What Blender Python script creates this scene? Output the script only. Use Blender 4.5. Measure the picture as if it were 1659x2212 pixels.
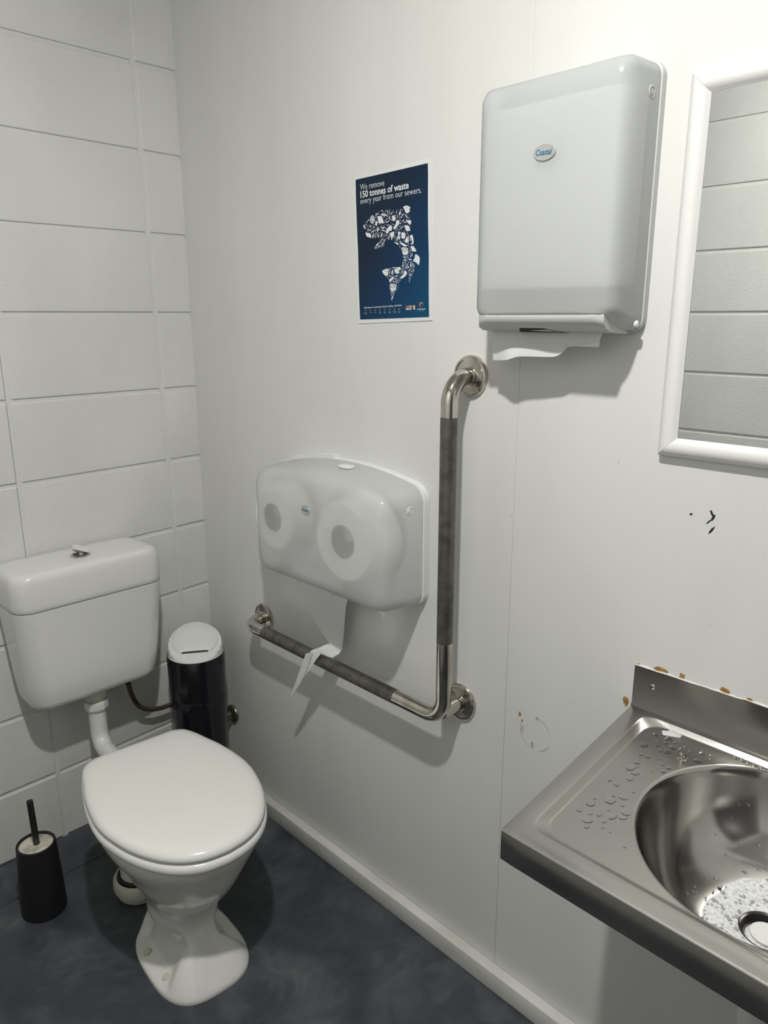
import bpy, bmesh, math, random
from mathutils import Vector, Matrix
random.seed(7)
for o in list(bpy.data.objects): bpy.data.objects.remove(o, do_unlink=True)
scene = bpy.context.scene
COL = scene.collection

# ------------------------------------------------------------------ camera
F_PX, W_PX, H_PX = 1614.09, 1659, 2212
CAM = Vector((-1.1105, -1.8947, 1.4270)); YAW, PIT, ROLL = .7745, -.2563, -.0027
fw = Vector((math.sin(YAW)*math.cos(PIT), math.cos(YAW)*math.cos(PIT), math.sin(PIT)))
rt = Vector((math.cos(YAW), -math.sin(YAW), 0)); up = rt.cross(fw)
c_, s_ = math.cos(ROLL), math.sin(ROLL)
rt, up = c_*rt + s_*up, -s_*rt + c_*up
camd = bpy.data.cameras.new('camera'); cam = bpy.data.objects.new('camera', camd); COL.objects.link(cam)
camd.sensor_fit = 'VERTICAL'; camd.sensor_height = 36.0; camd.lens = F_PX/H_PX*36.0
camd.clip_start = .02
m = Matrix((rt, up, -fw)).transposed().to_4x4(); m.translation = CAM
cam.matrix_world = m
scene.camera = cam

# ------------------------------------------------------------------ world, light level
world = bpy.data.worlds.new('world'); scene.world = world; world.use_nodes = True
world.node_tree.nodes['Background'].inputs[0].default_value = (.02, .02, .02, 1)
vs = scene.view_settings
vs.view_transform = 'Standard'; vs.look = 'None'; vs.gamma = 1.0; vs.use_curve_mapping = False
vs.exposure = 0.04
LAMP_POS = (-.87, -1.48, 2.385); LAMP_R = .034; LAMP_STRENGTH = 2050.0
ROOM_L, ROOM_F, ROOM_H = -1.545, -2.55, 2.41      # left wall x, front wall y, ceiling z

# ------------------------------------------------------------------ materials
def nodes(name):
    mt = bpy.data.materials.new(name); mt.use_nodes = True
    nt = mt.node_tree
    return mt, nt, nt.nodes['Principled BSDF']
def N(nt, t, **kw):
    n = nt.nodes.new(t)
    for k, v in kw.items():
        if k.startswith('i_'): n.inputs[k[2:].replace('_', ' ')].default_value = v
        else: setattr(n, k, v)
    return n
def L(nt, a, b): nt.links.new(a, b)
def simple(name, col, rough=.5, metal=0, spec=.5, coat=0, **kw):
    mt, nt, b = nodes(name)
    b.inputs['Base Color'].default_value = (*col, 1); b.inputs['Roughness'].default_value = rough
    b.inputs['Metallic'].default_value = metal; b.inputs['Specular IOR Level'].default_value = spec
    b.inputs['Coat Weight'].default_value = coat; b.inputs['Coat Roughness'].default_value = .08
    for k, v in kw.items(): b.inputs[k].default_value = v
    return mt
def noisy(name, c1, c2, scale=6, lo=.35, hi=.7, rough=.5, metal=0, detail=5, stretch=(1, 1, 1), bump=0, bscale=200, bdist=.001, r2=None, spec=.5, coat=0, voro=False):
    mt, nt, b = nodes(name)
    g = N(nt, 'ShaderNodeNewGeometry'); mp = N(nt, 'ShaderNodeMapping'); mp.inputs['Scale'].default_value = stretch
    L(nt, g.outputs['Position'], mp.inputs['Vector'])
    no = N(nt, 'ShaderNodeTexNoise'); no.inputs['Scale'].default_value = scale; no.inputs['Detail'].default_value = detail
    L(nt, mp.outputs[0], no.inputs['Vector'])
    cr = N(nt, 'ShaderNodeValToRGB'); cr.color_ramp.elements[0].position = lo; cr.color_ramp.elements[1].position = hi
    cr.color_ramp.elements[0].color = (*c1, 1); cr.color_ramp.elements[1].color = (*c2, 1)
    L(nt, no.outputs['Fac'], cr.inputs[0]); L(nt, cr.outputs[0], b.inputs['Base Color'])
    b.inputs['Roughness'].default_value = rough; b.inputs['Metallic'].default_value = metal
    b.inputs['Specular IOR Level'].default_value = spec; b.inputs['Coat Weight'].default_value = coat
    if r2 is not None:
        mr = N(nt, 'ShaderNodeMapRange'); mr.inputs['To Min'].default_value = rough; mr.inputs['To Max'].default_value = r2
        mr.inputs['From Min'].default_value = lo; mr.inputs['From Max'].default_value = hi
        L(nt, no.outputs['Fac'], mr.inputs['Value']); L(nt, mr.outputs[0], b.inputs['Roughness'])
    if bump:
        bn = N(nt, 'ShaderNodeTexNoise'); bn.inputs['Scale'].default_value = bscale; bn.inputs['Detail'].default_value = 4
        L(nt, g.outputs['Position'], bn.inputs['Vector'])
        bp = N(nt, 'ShaderNodeBump'); bp.inputs['Strength'].default_value = bump; bp.inputs['Distance'].default_value = bdist
        h = bn.outputs['Fac']
        if voro:      # sparse pinholes of painted blockwork
            vo = N(nt, 'ShaderNodeTexVoronoi'); vo.inputs['Scale'].default_value = 55; vo.inputs['Randomness'].default_value = 1
            L(nt, g.outputs['Position'], vo.inputs['Vector'])
            pr = N(nt, 'ShaderNodeValToRGB'); pr.color_ramp.elements[0].position = .06; pr.color_ramp.elements[1].position = .16
            L(nt, vo.outputs['Distance'], pr.inputs[0])
            n3 = N(nt, 'ShaderNodeTexNoise'); n3.inputs['Scale'].default_value = 14
            L(nt, g.outputs['Position'], n3.inputs['Vector'])
            g3 = N(nt, 'ShaderNodeMath', operation='GREATER_THAN'); g3.inputs[1].default_value = .55; L(nt, n3.outputs['Fac'], g3.inputs[0])
            mx = N(nt, 'ShaderNodeMath', operation='MAXIMUM'); inv = N(nt, 'ShaderNodeMath', operation='SUBTRACT'); inv.inputs[0].default_value = 1
            L(nt, g3.outputs[0], inv.inputs[1]); L(nt, inv.outputs[0], mx.inputs[0]); L(nt, pr.outputs[0], mx.inputs[1])
            ad = N(nt, 'ShaderNodeMath', operation='MULTIPLY_ADD'); ad.inputs[1].default_value = .8
            L(nt, mx.outputs[0], ad.inputs[0]); L(nt, bn.outputs['Fac'], ad.inputs[2]); h = ad.outputs[0]
        L(nt, h, bp.inputs['Height']); L(nt, bp.outputs[0], b.inputs['Normal'])
    return mt
def frosted(name, col, opaq, rough, ior=1.12):
    """frosted translucent polypropylene: gloss skin over diffuse + scattered transmission"""
    mt, nt, b = nodes(name)
    b.inputs['Base Color'].default_value = (*col, 1); b.inputs['Roughness'].default_value = .22
    b.inputs['Specular IOR Level'].default_value = .45
    tl = N(nt, 'ShaderNodeBsdfTranslucent'); tl.inputs[0].default_value = (*col, 1)
    m0 = N(nt, 'ShaderNodeMixShader'); m0.inputs[0].default_value = .35
    L(nt, b.outputs[0], m0.inputs[1]); L(nt, tl.outputs[0], m0.inputs[2])
    rf = N(nt, 'ShaderNodeBsdfRefraction'); rf.inputs['Color'].default_value = (.97, .975, .98, 1); rf.inputs['Roughness'].default_value = rough; rf.inputs['IOR'].default_value = ior
    mx = N(nt, 'ShaderNodeMixShader'); mx.inputs[0].default_value = opaq
    L(nt, rf.outputs[0], mx.inputs[1]); L(nt, m0.outputs[0], mx.inputs[2])
    L(nt, mx.outputs[0], nt.nodes['Material Output'].inputs['Surface'])
    return mt
M = {}
M['block'] = noisy('painted_block', (.625, .63, .61), (.70, .705, .685), 3.2, .3, .62, .5, bump=.55, bscale=170, bdist=.0016, voro=True, stretch=(1, 1, .6))
M['board'] = noisy('painted_board', (.655, .66, .64), (.70, .705, .69), 2.2, .28, .6, .33, stretch=(1, 2.2, .6), bump=.12, bscale=120, bdist=.0006, r2=.42)
M['plain'] = simple('painted_plain', (.62, .62, .605), .6)
M['door'] = simple('added_door_dark', (.05, .05, .052), .45)
M['skirt'] = noisy('painted_skirting', (.54, .535, .50), (.68, .675, .65), 14, .3, .6, .38, stretch=(1, .4, 1))
def floor_mat():
    mt, nt, b = nodes('sealed_dark_floor')
    g = N(nt, 'ShaderNodeNewGeometry')
    n1 = N(nt, 'ShaderNodeTexNoise'); n1.inputs['Scale'].default_value = 3.2; n1.inputs['Detail'].default_value = 6; n1.inputs['Distortion'].default_value = 1.2
    n2 = N(nt, 'ShaderNodeTexNoise'); n2.inputs['Scale'].default_value = 11; n2.inputs['Detail'].default_value = 7; n2.inputs['Distortion'].default_value = 2.0
    L(nt, g.outputs['Position'], n1.inputs['Vector']); L(nt, g.outputs['Position'], n2.inputs['Vector'])
    ad = N(nt, 'ShaderNodeMath', operation='MULTIPLY_ADD'); ad.inputs[1].default_value = .45
    L(nt, n2.outputs['Fac'], ad.inputs[0]); L(nt, n1.outputs['Fac'], ad.inputs[2])
    cr = N(nt, 'ShaderNodeValToRGB'); e = cr.color_ramp.elements
    e[0].position = .5; e[0].color = (.030, .033, .041, 1); e[1].position = .95; e[1].color = (.10, .105, .115, 1)
    x = e.new(.72); x.color = (.052, .057, .068, 1)
    L(nt, ad.outputs[0], cr.inputs[0]); L(nt, cr.outputs[0], b.inputs['Base Color'])
    mr = N(nt, 'ShaderNodeMapRange'); mr.inputs['To Min'].default_value = .36; mr.inputs['To Max'].default_value = .55
    L(nt, n2.outputs['Fac'], mr.inputs['Value']); L(nt, mr.outputs[0], b.inputs['Roughness'])
    bp = N(nt, 'ShaderNodeBump'); bp.inputs['Strength'].default_value = .25; bp.inputs['Distance'].default_value = .004
    L(nt, ad.outputs[0], bp.inputs['Height']); L(nt, bp.outputs[0], b.inputs['Normal'])
    return mt
M['floor'] = floor_mat()
M['cistern'] = simple('white_cistern_plastic', (.70, .705, .685), .22, spec=.5)
M['china'] = simple('white_china', (.74, .74, .71), .12, spec=.55, coat=.3)
M['seat'] = simple('white_seat_plastic', (.80, .80, .775), .2, spec=.5)
M['pvc'] = simple('white_pvc', (.72, .73, .71), .3)
M['aged_pvc'] = noisy('aged_cream_pvc', (.45, .45, .36), (.60, .60, .52), 18, .3, .7, .5)
M['rubber'] = simple('black_rubber', (.008, .008, .01), .6)
M['black'] = simple('gloss_black_plastic', (.006, .006, .009), .16, spec=.5)
M['matt_black'] = simple('matt_black_plastic', (.008, .008, .010), .48)
M['binlid'] = simple('pale_grey_plastic', (.70, .72, .70), .3)
M['cream'] = noisy('stained_cream_plastic', (.30, .30, .25), (.72, .69, .58), 30, .38, .6, .45)
M['gun'] = simple('dark_brushed_metal', (.10, .098, .095), .35, metal=1)
M['chrome'] = noisy('worn_polished_steel', (.50, .46, .40), (.66, .63, .58), 25, .35, .65, .07, metal=1, r2=.14)
M['knurl'] = None
def knurl():
    mt, nt, b = nodes('knurled_grip_steel')
    g = N(nt, 'ShaderNodeNewGeometry')
    no = N(nt, 'ShaderNodeTexNoise'); no.inputs['Scale'].default_value = 40; no.inputs['Detail'].default_value = 8
    L(nt, g.outputs['Position'], no.inputs['Vector'])
    cr = N(nt, 'ShaderNodeValToRGB'); e = cr.color_ramp.elements
    e[0].position = .34; e[0].color = (.125, .118, .105, 1); e[1].position = .60; e[1].color = (.20, .192, .175, 1)
    L(nt, no.outputs['Fac'], cr.inputs[0]); L(nt, cr.outputs[0], b.inputs['Base Color'])
    b.inputs['Metallic'].default_value = .9; b.inputs['Roughness'].default_value = .42
    vo = N(nt, 'ShaderNodeTexVoronoi'); vo.inputs['Scale'].default_value = 900; L(nt, g.outputs['Position'], vo.inputs['Vector'])
    bp = N(nt, 'ShaderNodeBump'); bp.inputs['Strength'].default_value = .5; bp.inputs['Distance'].default_value = .0006
    L(nt, vo.outputs['Distance'], bp.inputs['Height']); L(nt, bp.outputs[0], b.inputs['Normal'])
    return mt
M['knurl'] = knurl()
def steel(name, rough, aniso_axis, col=(.50, .49, .47)):
    mt, nt, b = nodes(name)
    g = N(nt, 'ShaderNodeNewGeometry'); mp = N(nt, 'ShaderNodeMapping'); mp.inputs['Scale'].default_value = aniso_axis
    L(nt, g.outputs['Position'], mp.inputs['Vector'])
    no = N(nt, 'ShaderNodeTexNoise'); no.inputs['Scale'].default_value = 1; no.inputs['Detail'].default_value = 3; L(nt, mp.outputs[0], no.inputs['Vector'])
    n2 = N(nt, 'ShaderNodeTexNoise'); n2.inputs['Scale'].default_value = 9; n2.inputs['Detail'].default_value = 5; L(nt, g.outputs['Position'], n2.inputs['Vector'])
    cr = N(nt, 'ShaderNodeMapRange'); cr.inputs['To Min'].default_value = rough*.7; cr.inputs['To Max'].default_value = rough*1.5
    L(nt, n2.outputs['Fac'], cr.inputs['Value']); L(nt, cr.outputs[0], b.inputs['Roughness'])
    b.inputs['Base Color'].default_value = (*col, 1); b.inputs['Metallic'].default_value = 1
    bp = N(nt, 'ShaderNodeBump'); bp.inputs['Strength'].default_value = .04; bp.inputs['Distance'].default_value = .0004
    L(nt, no.outputs['Fac'], bp.inputs['Height']); L(nt, bp.outputs[0], b.inputs['Normal'])
    return mt
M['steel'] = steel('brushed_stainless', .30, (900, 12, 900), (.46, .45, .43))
M['steel_up_darkened'] = steel('upstand_dark_reflection_steel', .17, (900, 10, 900), (.30, .29, .275))  # same stainless, base darkened in place of the dark reflection it would show
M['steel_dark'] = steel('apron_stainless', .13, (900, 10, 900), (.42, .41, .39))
M['steel_bowl'] = steel('spun_stainless', .13, (60, 60, 900))
M['foam'] = noisy('soap_foam', (.55, .56, .57), (.80, .80, .80), 260, .35, .6, .5, detail=3, bump=.6, bscale=500, bdist=.0015)
M['water'] = simple('clear_water', (1, 1, 1), .02, **{'Transmission Weight': 1.0, 'IOR': 1.33})
M['paper'] = simple('white_tissue', (.87, .87, .855), .85, spec=.2)
def towel_mat():
    mt, nt, b = nodes('embossed_towel')
    b.inputs['Base Color'].default_value = (.80, .81, .81, 1); b.inputs['Roughness'].default_value = .85
    g = N(nt, 'ShaderNodeNewGeometry'); mp = N(nt, 'ShaderNodeMapping'); mp.inputs['Rotation'].default_value = (math.radians(45), 0, 0)
    L(nt, g.outputs['Position'], mp.inputs['Vector'])
    ck = N(nt, 'ShaderNodeTexChecker'); ck.inputs['Scale'].default_value = 420; L(nt, mp.outputs[0], ck.inputs['Vector'])
    bp = N(nt, 'ShaderNodeBump'); bp.inputs['Strength'].default_value = .35; bp.inputs['Distance'].default_value = .0006
    L(nt, ck.outputs['Fac'], bp.inputs['Height']); L(nt, bp.outputs[0], b.inputs['Normal'])
    tl = N(nt, 'ShaderNodeBsdfTranslucent'); tl.inputs[0].default_value = (.8, .8, .8, 1)
    mx = N(nt, 'ShaderNodeMixShader'); mx.inputs[0].default_value = .25
    L(nt, b.outputs[0], mx.inputs[1]); L(nt, tl.outputs[0], mx.inputs[2]); L(nt, mx.outputs[0], nt.nodes['Material Output'].inputs['Surface'])
    return mt
M['towel'] = towel_mat()
M['thin_paper'] = towel_mat(); M['thin_paper'].name = 'thin_tissue'
for n_ in [n for n in M['thin_paper'].node_tree.nodes if n.type == 'TEX_CHECKER']: n_.inputs['Scale'].default_value = 90
M['card'] = simple('grey_card_core', (.20, .19, .18), .9)
M['cover'] = frosted('frosted_cover', (.90, .905, .905), .54, .45)
M['cover2'] = frosted('frosted_towel_cover', (.72, .74, .755), .70, .36)
M['abs'] = simple('white_dispenser_plastic', (.76, .77, .76), .3)
M['abs_grey'] = simple('pale_grey_dispenser_plastic', (.55, .56, .55), .35)
M['badge'] = simple('silver_badge', (.46, .47, .46), .3, metal=.25)
M['logo_blue'] = simple('blue_lettering', (.012, .15, .27), .4)
M['poster_white'] = simple('poster_paper', (.74, .75, .76), .35)
M['print_white'] = simple('poster_print_white', (.72, .74, .77), .4)
M['print_pale'] = simple('poster_print_pale_blue', (.20, .30, .42), .4)
M['red'] = simple('print_red', (.55, .03, .02), .4); M['orange'] = simple('print_orange', (.65, .22, .05), .4)
M['green'] = simple('print_green', (.08, .35, .10), .4); M['yellow'] = simple('print_yellow', (.65, .55, .10), .4)
def poster_blue():
    mt, nt, b = nodes('poster_blue_print')
    tc = N(nt, 'ShaderNodeTexCoord'); sp = N(nt, 'ShaderNodeSeparateXYZ'); L(nt, tc.outputs['Generated'], sp.inputs[0])
    a = N(nt, 'ShaderNodeMath', operation='MULTIPLY_ADD'); a.inputs[1].default_value = -.55; a.inputs[2].default_value = .62
    L(nt, sp.outputs['Z'], a.inputs[0])
    b2 = N(nt, 'ShaderNodeMath', operation='MULTIPLY_ADD'); b2.inputs[1].default_value = -.45
    L(nt, sp.outputs['Y'], b2.inputs[0]); L(nt, a.outputs[0], b2.inputs[2])
    cr = N(nt, 'ShaderNodeValToRGB'); e = cr.color_ramp.elements
    e[0].position = -.0; e[0].color = (.008, .020, .044, 1); e[1].position = .62; e[1].color = (.004, .070, .150, 1)
    x = e.new(.3); x.color = (.004, .034, .095, 1)
    L(nt, b2.outputs[0], cr.inputs[0]); L(nt, cr.outputs[0], b.inputs['Base Color'])
    b.inputs['Roughness'].default_value = .45; b.inputs['Specular IOR Level'].default_value = .2
    return mt
M['poster_blue'] = poster_blue()
M['mirror'] = simple('mirror_silver', (.86, .875, .865), .0, metal=1)
M['frame'] = simple('white_mirror_frame', (.76, .76, .745), .33)
M['dark'] = simple('dark_gap', (.02, .02, .02), .8)
M['rust'] = noisy('bare_brown_board', (.22, .11, .03), (.42, .25, .08), 120, .3, .7, .8)
M['scuff'] = simple('black_scuff', (.012, .012, .012), .7)
M['smudge'] = simple('grey_smudge', (.52, .51, .47), .6)
M['smear'] = simple('dirt_ring', (.40, .39, .34), .6)
M['hose'] = noisy('braided_brown_hose', (.045, .030, .022), (.13, .09, .065), 300, .35, .65, .4, metal=.3, bump=.6, bscale=700, bdist=.001)
M['brass'] = noisy('tarnished_tap_metal', (.11, .11, .075), (.30, .29, .22), 60, .35, .65, .3, metal=.9)
M['seal'] = simple('white_sealant', (.78, .78, .75), .45)
M['lamp_base'] = simple('white_lamp_base', (.75, .75, .73), .4)
def emit(name, col, s):
    mt, nt, b = nodes(name); b.inputs['Base Color'].default_value = (.9, .9, .9, 1)
    b.inputs['Emission Color'].default_value = (*col, 1); b.inputs['Emission Strength'].default_value = s
    return mt
M['bulb'] = emit('glowing_bulb', (1.0, .985, .945), LAMP_STRENGTH)

# ------------------------------------------------------------------ mesh helpers (vertices in world metres)
ORIG = {}
def link(o, parent):
    COL.objects.link(o)
    if parent is not None: o.parent = parent
    return o
def tag(o, label=None, cat=None, group=None, kind=None):
    for k, v in (('label', label), ('category', cat), ('group', group), ('kind', kind)):
        if v: o[k] = v
    return o
def thing(name, loc, label, cat, group=None):
    o = bpy.data.objects.new(name, None); o.empty_display_size = .05; o.location = loc
    COL.objects.link(o); ORIG[o] = Vector(loc)
    return tag(o, label, cat, group)
def root(o):
    while o.parent is not None: o = o.parent
    return o
def mesh(name, vs_, fs_, mat, parent=None, smooth=True, angle=40, kind=None, loc=None):
    org = ORIG.get(root(parent), Vector()) if parent is not None else Vector(loc or (0, 0, 0))
    me = bpy.data.meshes.new(name)
    me.from_pydata([tuple(Vector(v) - org) for v in vs_], [], fs_); me.update()
    bm = bmesh.new(); bm.from_mesh(me); bmesh.ops.remove_doubles(bm, verts=bm.verts, dist=1e-6)
    bmesh.ops.recalc_face_normals(bm, faces=bm.faces); bm.to_mesh(me); bm.free()
    if smooth:
        for p in me.polygons: p.use_smooth = True
        me.set_sharp_from_angle(angle=math.radians(angle))
    me.materials.append(M[mat] if isinstance(mat, str) else mat)
    o = bpy.data.objects.new(name, me); link(o, parent)
    if parent is None:
        o.location = org; ORIG[o] = org
    if kind: o['kind'] = kind
    return o
def rbox(name, lo, hi, bev, mat, parent=None, seg=3, kind=None, xf=None, loc=None):
    bm = bmesh.new(); bmesh.ops.create_cube(bm, size=1)
    for v in bm.verts: v.co = Vector([lo[i] + (v.co[i] + .5)*(hi[i] - lo[i]) for i in range(3)])
    if bev: bmesh.ops.bevel(bm, geom=list(bm.edges), offset=bev, segments=seg, profile=.5, affect='EDGES')
    bm.verts.ensure_lookup_table()
    v_ = [tuple(xf(v.co) if xf else v.co) for v in bm.verts]; f_ = [[q.index for q in f.verts] for f in bm.faces]; bm.free()
    return mesh(name, v_, f_, mat, parent, kind=kind, loc=loc)
class MB:
    def __init__(s): s.v = []; s.f = []
    def add(s, v, f):
        n = len(s.v); s.v += [tuple(q) for q in v]; s.f += [[i + n for i in q] for q in f]; return s
    def loft(s, rings, caps=(True, True), closed=True):
        n = len(rings[0]); v = [p for r in rings for p in r]; f = []
        for a in range(len(rings) - 1):
            for i in range(n if closed else n - 1):
                j = (i + 1) % n; f.append([a*n + i, a*n + j, (a + 1)*n + j, (a + 1)*n + i])
        if caps[0]: f.append(list(range(n)))
        if caps[1]: f.append([(len(rings) - 1)*n + i for i in range(n)])
        return s.add(v, f)
    def lathe(s, prof, c=(0, 0, 0), n=48, axis=(0, 0, 1), caps=(True, True), sx=1, sy=1):
        ax = Vector(axis).normalized(); q = Vector((0, 0, 1)).rotation_difference(ax); c = Vector(c)
        return s.loft([[c + q @ Vector((r*sx*math.cos(2*math.pi*i/n), r*sy*math.sin(2*math.pi*i/n), z)) for i in range(n)] for r, z in prof], caps)
    def tube(s, pts, r, n=20, caps=(True, True)):
        pts = [Vector(p) for p in pts]; rings = []; ref = None
        for i, p in enumerate(pts):
            d = (pts[min(i + 1, len(pts) - 1)] - pts[max(i - 1, 0)]).normalized()
            if ref is None: ref = d.orthogonal().normalized()
            ref = (ref - d*ref.dot(d)).normalized(); b = d.cross(ref)
            rr = r[i] if isinstance(r, (list, tuple)) else r
            rings.append([p + rr*(math.cos(2*math.pi*k/n)*ref + math.sin(2*math.pi*k/n)*b) for k in range(n)])
        return s.loft(rings, caps)
    def prism(s, poly, off):
        n = len(poly); off = Vector(off); a = [Vector(p) for p in poly]; b = [p + off for p in a]
        return s.add(a + b, [list(range(n)), [n + i for i in range(n)]] + [[i, (i + 1) % n, n + (i + 1) % n, n + i] for i in range(n)])
    def box(s, lo, hi):
        (a, b, c), (d, e, f) = lo, hi
        return s.add([(a, b, c), (d, b, c), (d, e, c), (a, e, c), (a, b, f), (d, b, f), (d, e, f), (a, e, f)],
                     [[0, 1, 2, 3], [4, 5, 6, 7], [0, 1, 5, 4], [1, 2, 6, 5], [2, 3, 7, 6], [3, 0, 4, 7]])
    def build(s, name, mat, parent=None, **kw): return mesh(name, s.v, s.f, mat, parent, **kw)
def smooth01(a, b, x):
    t = max(0., min(1., (x - a)/(b - a))) if a != b else float(x > a); return t*t*(3 - 2*t)
def lerp(a, b, t): return a + (b - a)*t
def interp(tab, x):
    if x <= tab[0][0]: return tab[0][1]
    for (a, p), (b, q) in zip(tab, tab[1:]):
        if x <= b: return p + (q - p)*(x - a)/(b - a)
    return tab[-1][1]
def cinterp(tab, x):                      # monotone-ish Catmull-Rom
    if x <= tab[0][0]: return tab[0][1]
    if x >= tab[-1][0]: return tab[-1][1]
    for i in range(len(tab) - 1):
        if x <= tab[i + 1][0]:
            x0, y0 = tab[i]; x1, y1 = tab[i + 1]
            m0 = (y1 - tab[i - 1][1])/(x1 - tab[i - 1][0]) if i else (y1 - y0)/(x1 - x0)
            m1 = (tab[i + 2][1] - y0)/(tab[i + 2][0] - x0) if i + 2 < len(tab) else (y1 - y0)/(x1 - x0)
            h = x1 - x0; t = (x - x0)/h
            return (2*t**3 - 3*t*t + 1)*y0 + (t**3 - 2*t*t + t)*h*m0 + (-2*t**3 + 3*t*t)*y1 + (t**3 - t*t)*h*m1
def arc(c, u, v, r, a0, a1, n):
    c, u, v = Vector(c), Vector(u), Vector(v)
    return [c + r*(math.cos(lerp(a0, a1, i/n))*u + math.sin(lerp(a0, a1, i/n))*v) for i in range(n + 1)]
def rrect(hw, hh, r, n=8, cx=0, cy=0):
    out = []
    for (sx, sy, a) in ((1, 1, 0), (-1, 1, 90), (-1, -1, 180), (1, -1, 270)):
        for i in range(n + 1):
            t = math.radians(a + 90*i/n); out.append((cx + sx*(hw - r) + r*math.cos(t), cy + sy*(hh - r) + r*math.sin(t)))
    return out
def text_mesh(body, shear=0, bold=0, size=1.0):
    cu = bpy.data.curves.new('txt', 'FONT'); cu.body = body; cu.size = size; cu.shear = shear; cu.offset = bold; cu.resolution_u = 3
    o = bpy.data.objects.new('txt', cu); COL.objects.link(o); bpy.context.view_layer.update()
    dg = bpy.context.evaluated_depsgraph_get(); me = bpy.data.meshes.new_from_object(o.evaluated_get(dg))
    v = [tuple(q.co) for q in me.vertices]; f = [list(p.vertices) for p in me.polygons]
    bpy.data.objects.remove(o, do_unlink=True); bpy.data.meshes.remove(me)
    return v, f
def place_text(name, body, p0, width, eu, ev, mat, parent, shear=0, bold=0, hscale=1.0, lift=(0, 0, 0)):
    """lay text flat on a surface: starts at p0, runs `width` along eu, letters stand along ev"""
    v, f = text_mesh(body, shear, bold)
    x0, x1 = min(q[0] for q in v), max(q[0] for q in v); k = width/(x1 - x0)
    p0, eu, ev = Vector(p0) + Vector(lift), Vector(eu), Vector(ev)
    return mesh(name, [p0 + (q[0] - x0)*k*eu + q[1]*k*hscale*ev for q in v], f, mat, parent, smooth=False)

# ================================================================== ROOM SHELL
FLOOR = rbox('floor', (ROOM_L - .1, ROOM_F - .1, -.1), (.1, .1, 0), 0, 'floor', kind='structure')
rbox('ceiling', (ROOM_L - .1, ROOM_F - .1, ROOM_H), (.1, .1, ROOM_H + .1), 0, 'plain', kind='structure')
rbox('wall_front', (ROOM_L - .1, ROOM_F - .1, 0), (.1, ROOM_F, ROOM_H), 0, 'plain', kind='structure')

DR = rbox('added_dark_door_1', (-1.30, ROOM_F - .02, 0), (-.30, ROOM_F + .035, 2.08), .003, 'door', kind='structure')  # unseen dark door, added to cut bounce light and darken chrome reflections
MB().tube([(-1.22, ROOM_F + .03, 1.0), (-1.22, ROOM_F + .08, 1.0), (-1.12, ROOM_F + .08, 1.0)], .009, 14).build('added_door_handle', 'chrome', DR)
JOINTS = [(.030, .034), (.2257, .247), (.4256, .446), (.6262, .650), (.830, .841), (1.0297, 1.038), (1.2323, 1.234), (1.4345, 1.4345), (1.635, 1.634),
          (1.8363, 1.829), (2.0334, 2.030), (2.233, 2.231), (2.4, 2.4), (ROOM_H + .02, ROOM_H + .02)]
JW, JD, BV = .0048, .0044, .0024          # half joint width, depth, arris
def block(parent, quad, P, rnd):
    """one painted block: quad in wall coordinates (s,z), P maps (s,z,depth) to world"""
    def inset(d):
        (a, b, c, e) = quad
        return [(a[0] + d, a[1] + d), (b[0] - d, b[1] + d), (c[0] - d, c[1] - d), (e[0] + d, e[1] - d)]
    r0 = [P(s, z, -JD - .002) for s, z in inset(JW)]; r1 = [P(s, z, -BV) for s, z in inset(JW)]
    r15 = [P(s, z, -BV*.3) for s, z in inset(JW + BV*.35)]; r2 = [P(s, z, rnd) for s, z in inset(JW + BV*1.1)]
    MB().loft([r0, r1, r15, r2], (False, True)).build('block', 'block', parent, smooth=True, angle=14)
WB = rbox('wall_back', (ROOM_L - .1, JD, 0), (.1, .1, ROOM_H), 0, 'block', kind='structure')
XS = [.02, None, -.5, -.9, -1.3, ROOM_L - .004]
def zj(k, x):
    l, r = JOINTS[k]; return lerp(l, r, max(0, min(1, (x + .6)/.6)))
def vjx(z): return -.1135 + (2.03 - z)/1.5*.0215
for k in range(-1, len(JOINTS) - 1):
    zl = (lambda x: -.005) if k < 0 else (lambda x, k=k: zj(k, x))
    for i in range(5):
        def xj(j, z): return vjx(z) if j == 1 else (-.5 + (.004 if z < .6 else -.002) if j == 2 else XS[j])
        zt = lambda x, k=k: zj(k + 1, x)
        zm = zt(-.3) - .1
        x1, x0 = xj(i, zm), xj(i + 1, zm)
        if k < 0: continue
        q = [(x0, zl(x0)), (x1, zl(x1)), (x1, zt(x1)), (x0, zt(x0))]
        block(WB, q, lambda s, z, d: (s, -d, z), random.uniform(-.0004, .0006))
for j_, xc in ((1, None), (2, -.498), (3, -.9), (4, -1.3)):
    for k in range(len(JOINTS) - 1):
        xr_ = -.1 if xc is None else xc; a, b = (0 if k == 0 else zj(k, xr_)), min(zj(k + 1, xr_), ROOM_H)
        xa, xb = (vjx(a), vjx(b)) if xc is None else (xc, xc)
        MB().prism([(xa - .008, .0041, a), (xa + .008, .0041, a), (xb + .008, .0041, b), (xb - .008, .0041, b)], (0, -.0027, 0)).build('mortar_joint', 'block', WB, smooth=False)
WLs = rbox('wall_left', (ROOM_L - .1, ROOM_F - .1, 0), (ROOM_L - JD, .1, ROOM_H), 0, 'block', kind='structure')
YS = [.0, -.27, -.67, -1.07, -1.47, -1.87, -2.27, ROOM_F]
for k in range(len(JOINTS) - 1):
    for i in range(len(YS) - 1):
        z0, z1 = JOINTS[k][0], JOINTS[k + 1][0]
        if k == 0: z0 = .0
        q = [(YS[i + 1], z0), (YS[i], z0), (YS[i], z1), (YS[i + 1], z1)]
        block(WLs, q, lambda s, z, d: (ROOM_L + d, s, z), random.uniform(-.0004, .0004))

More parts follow.
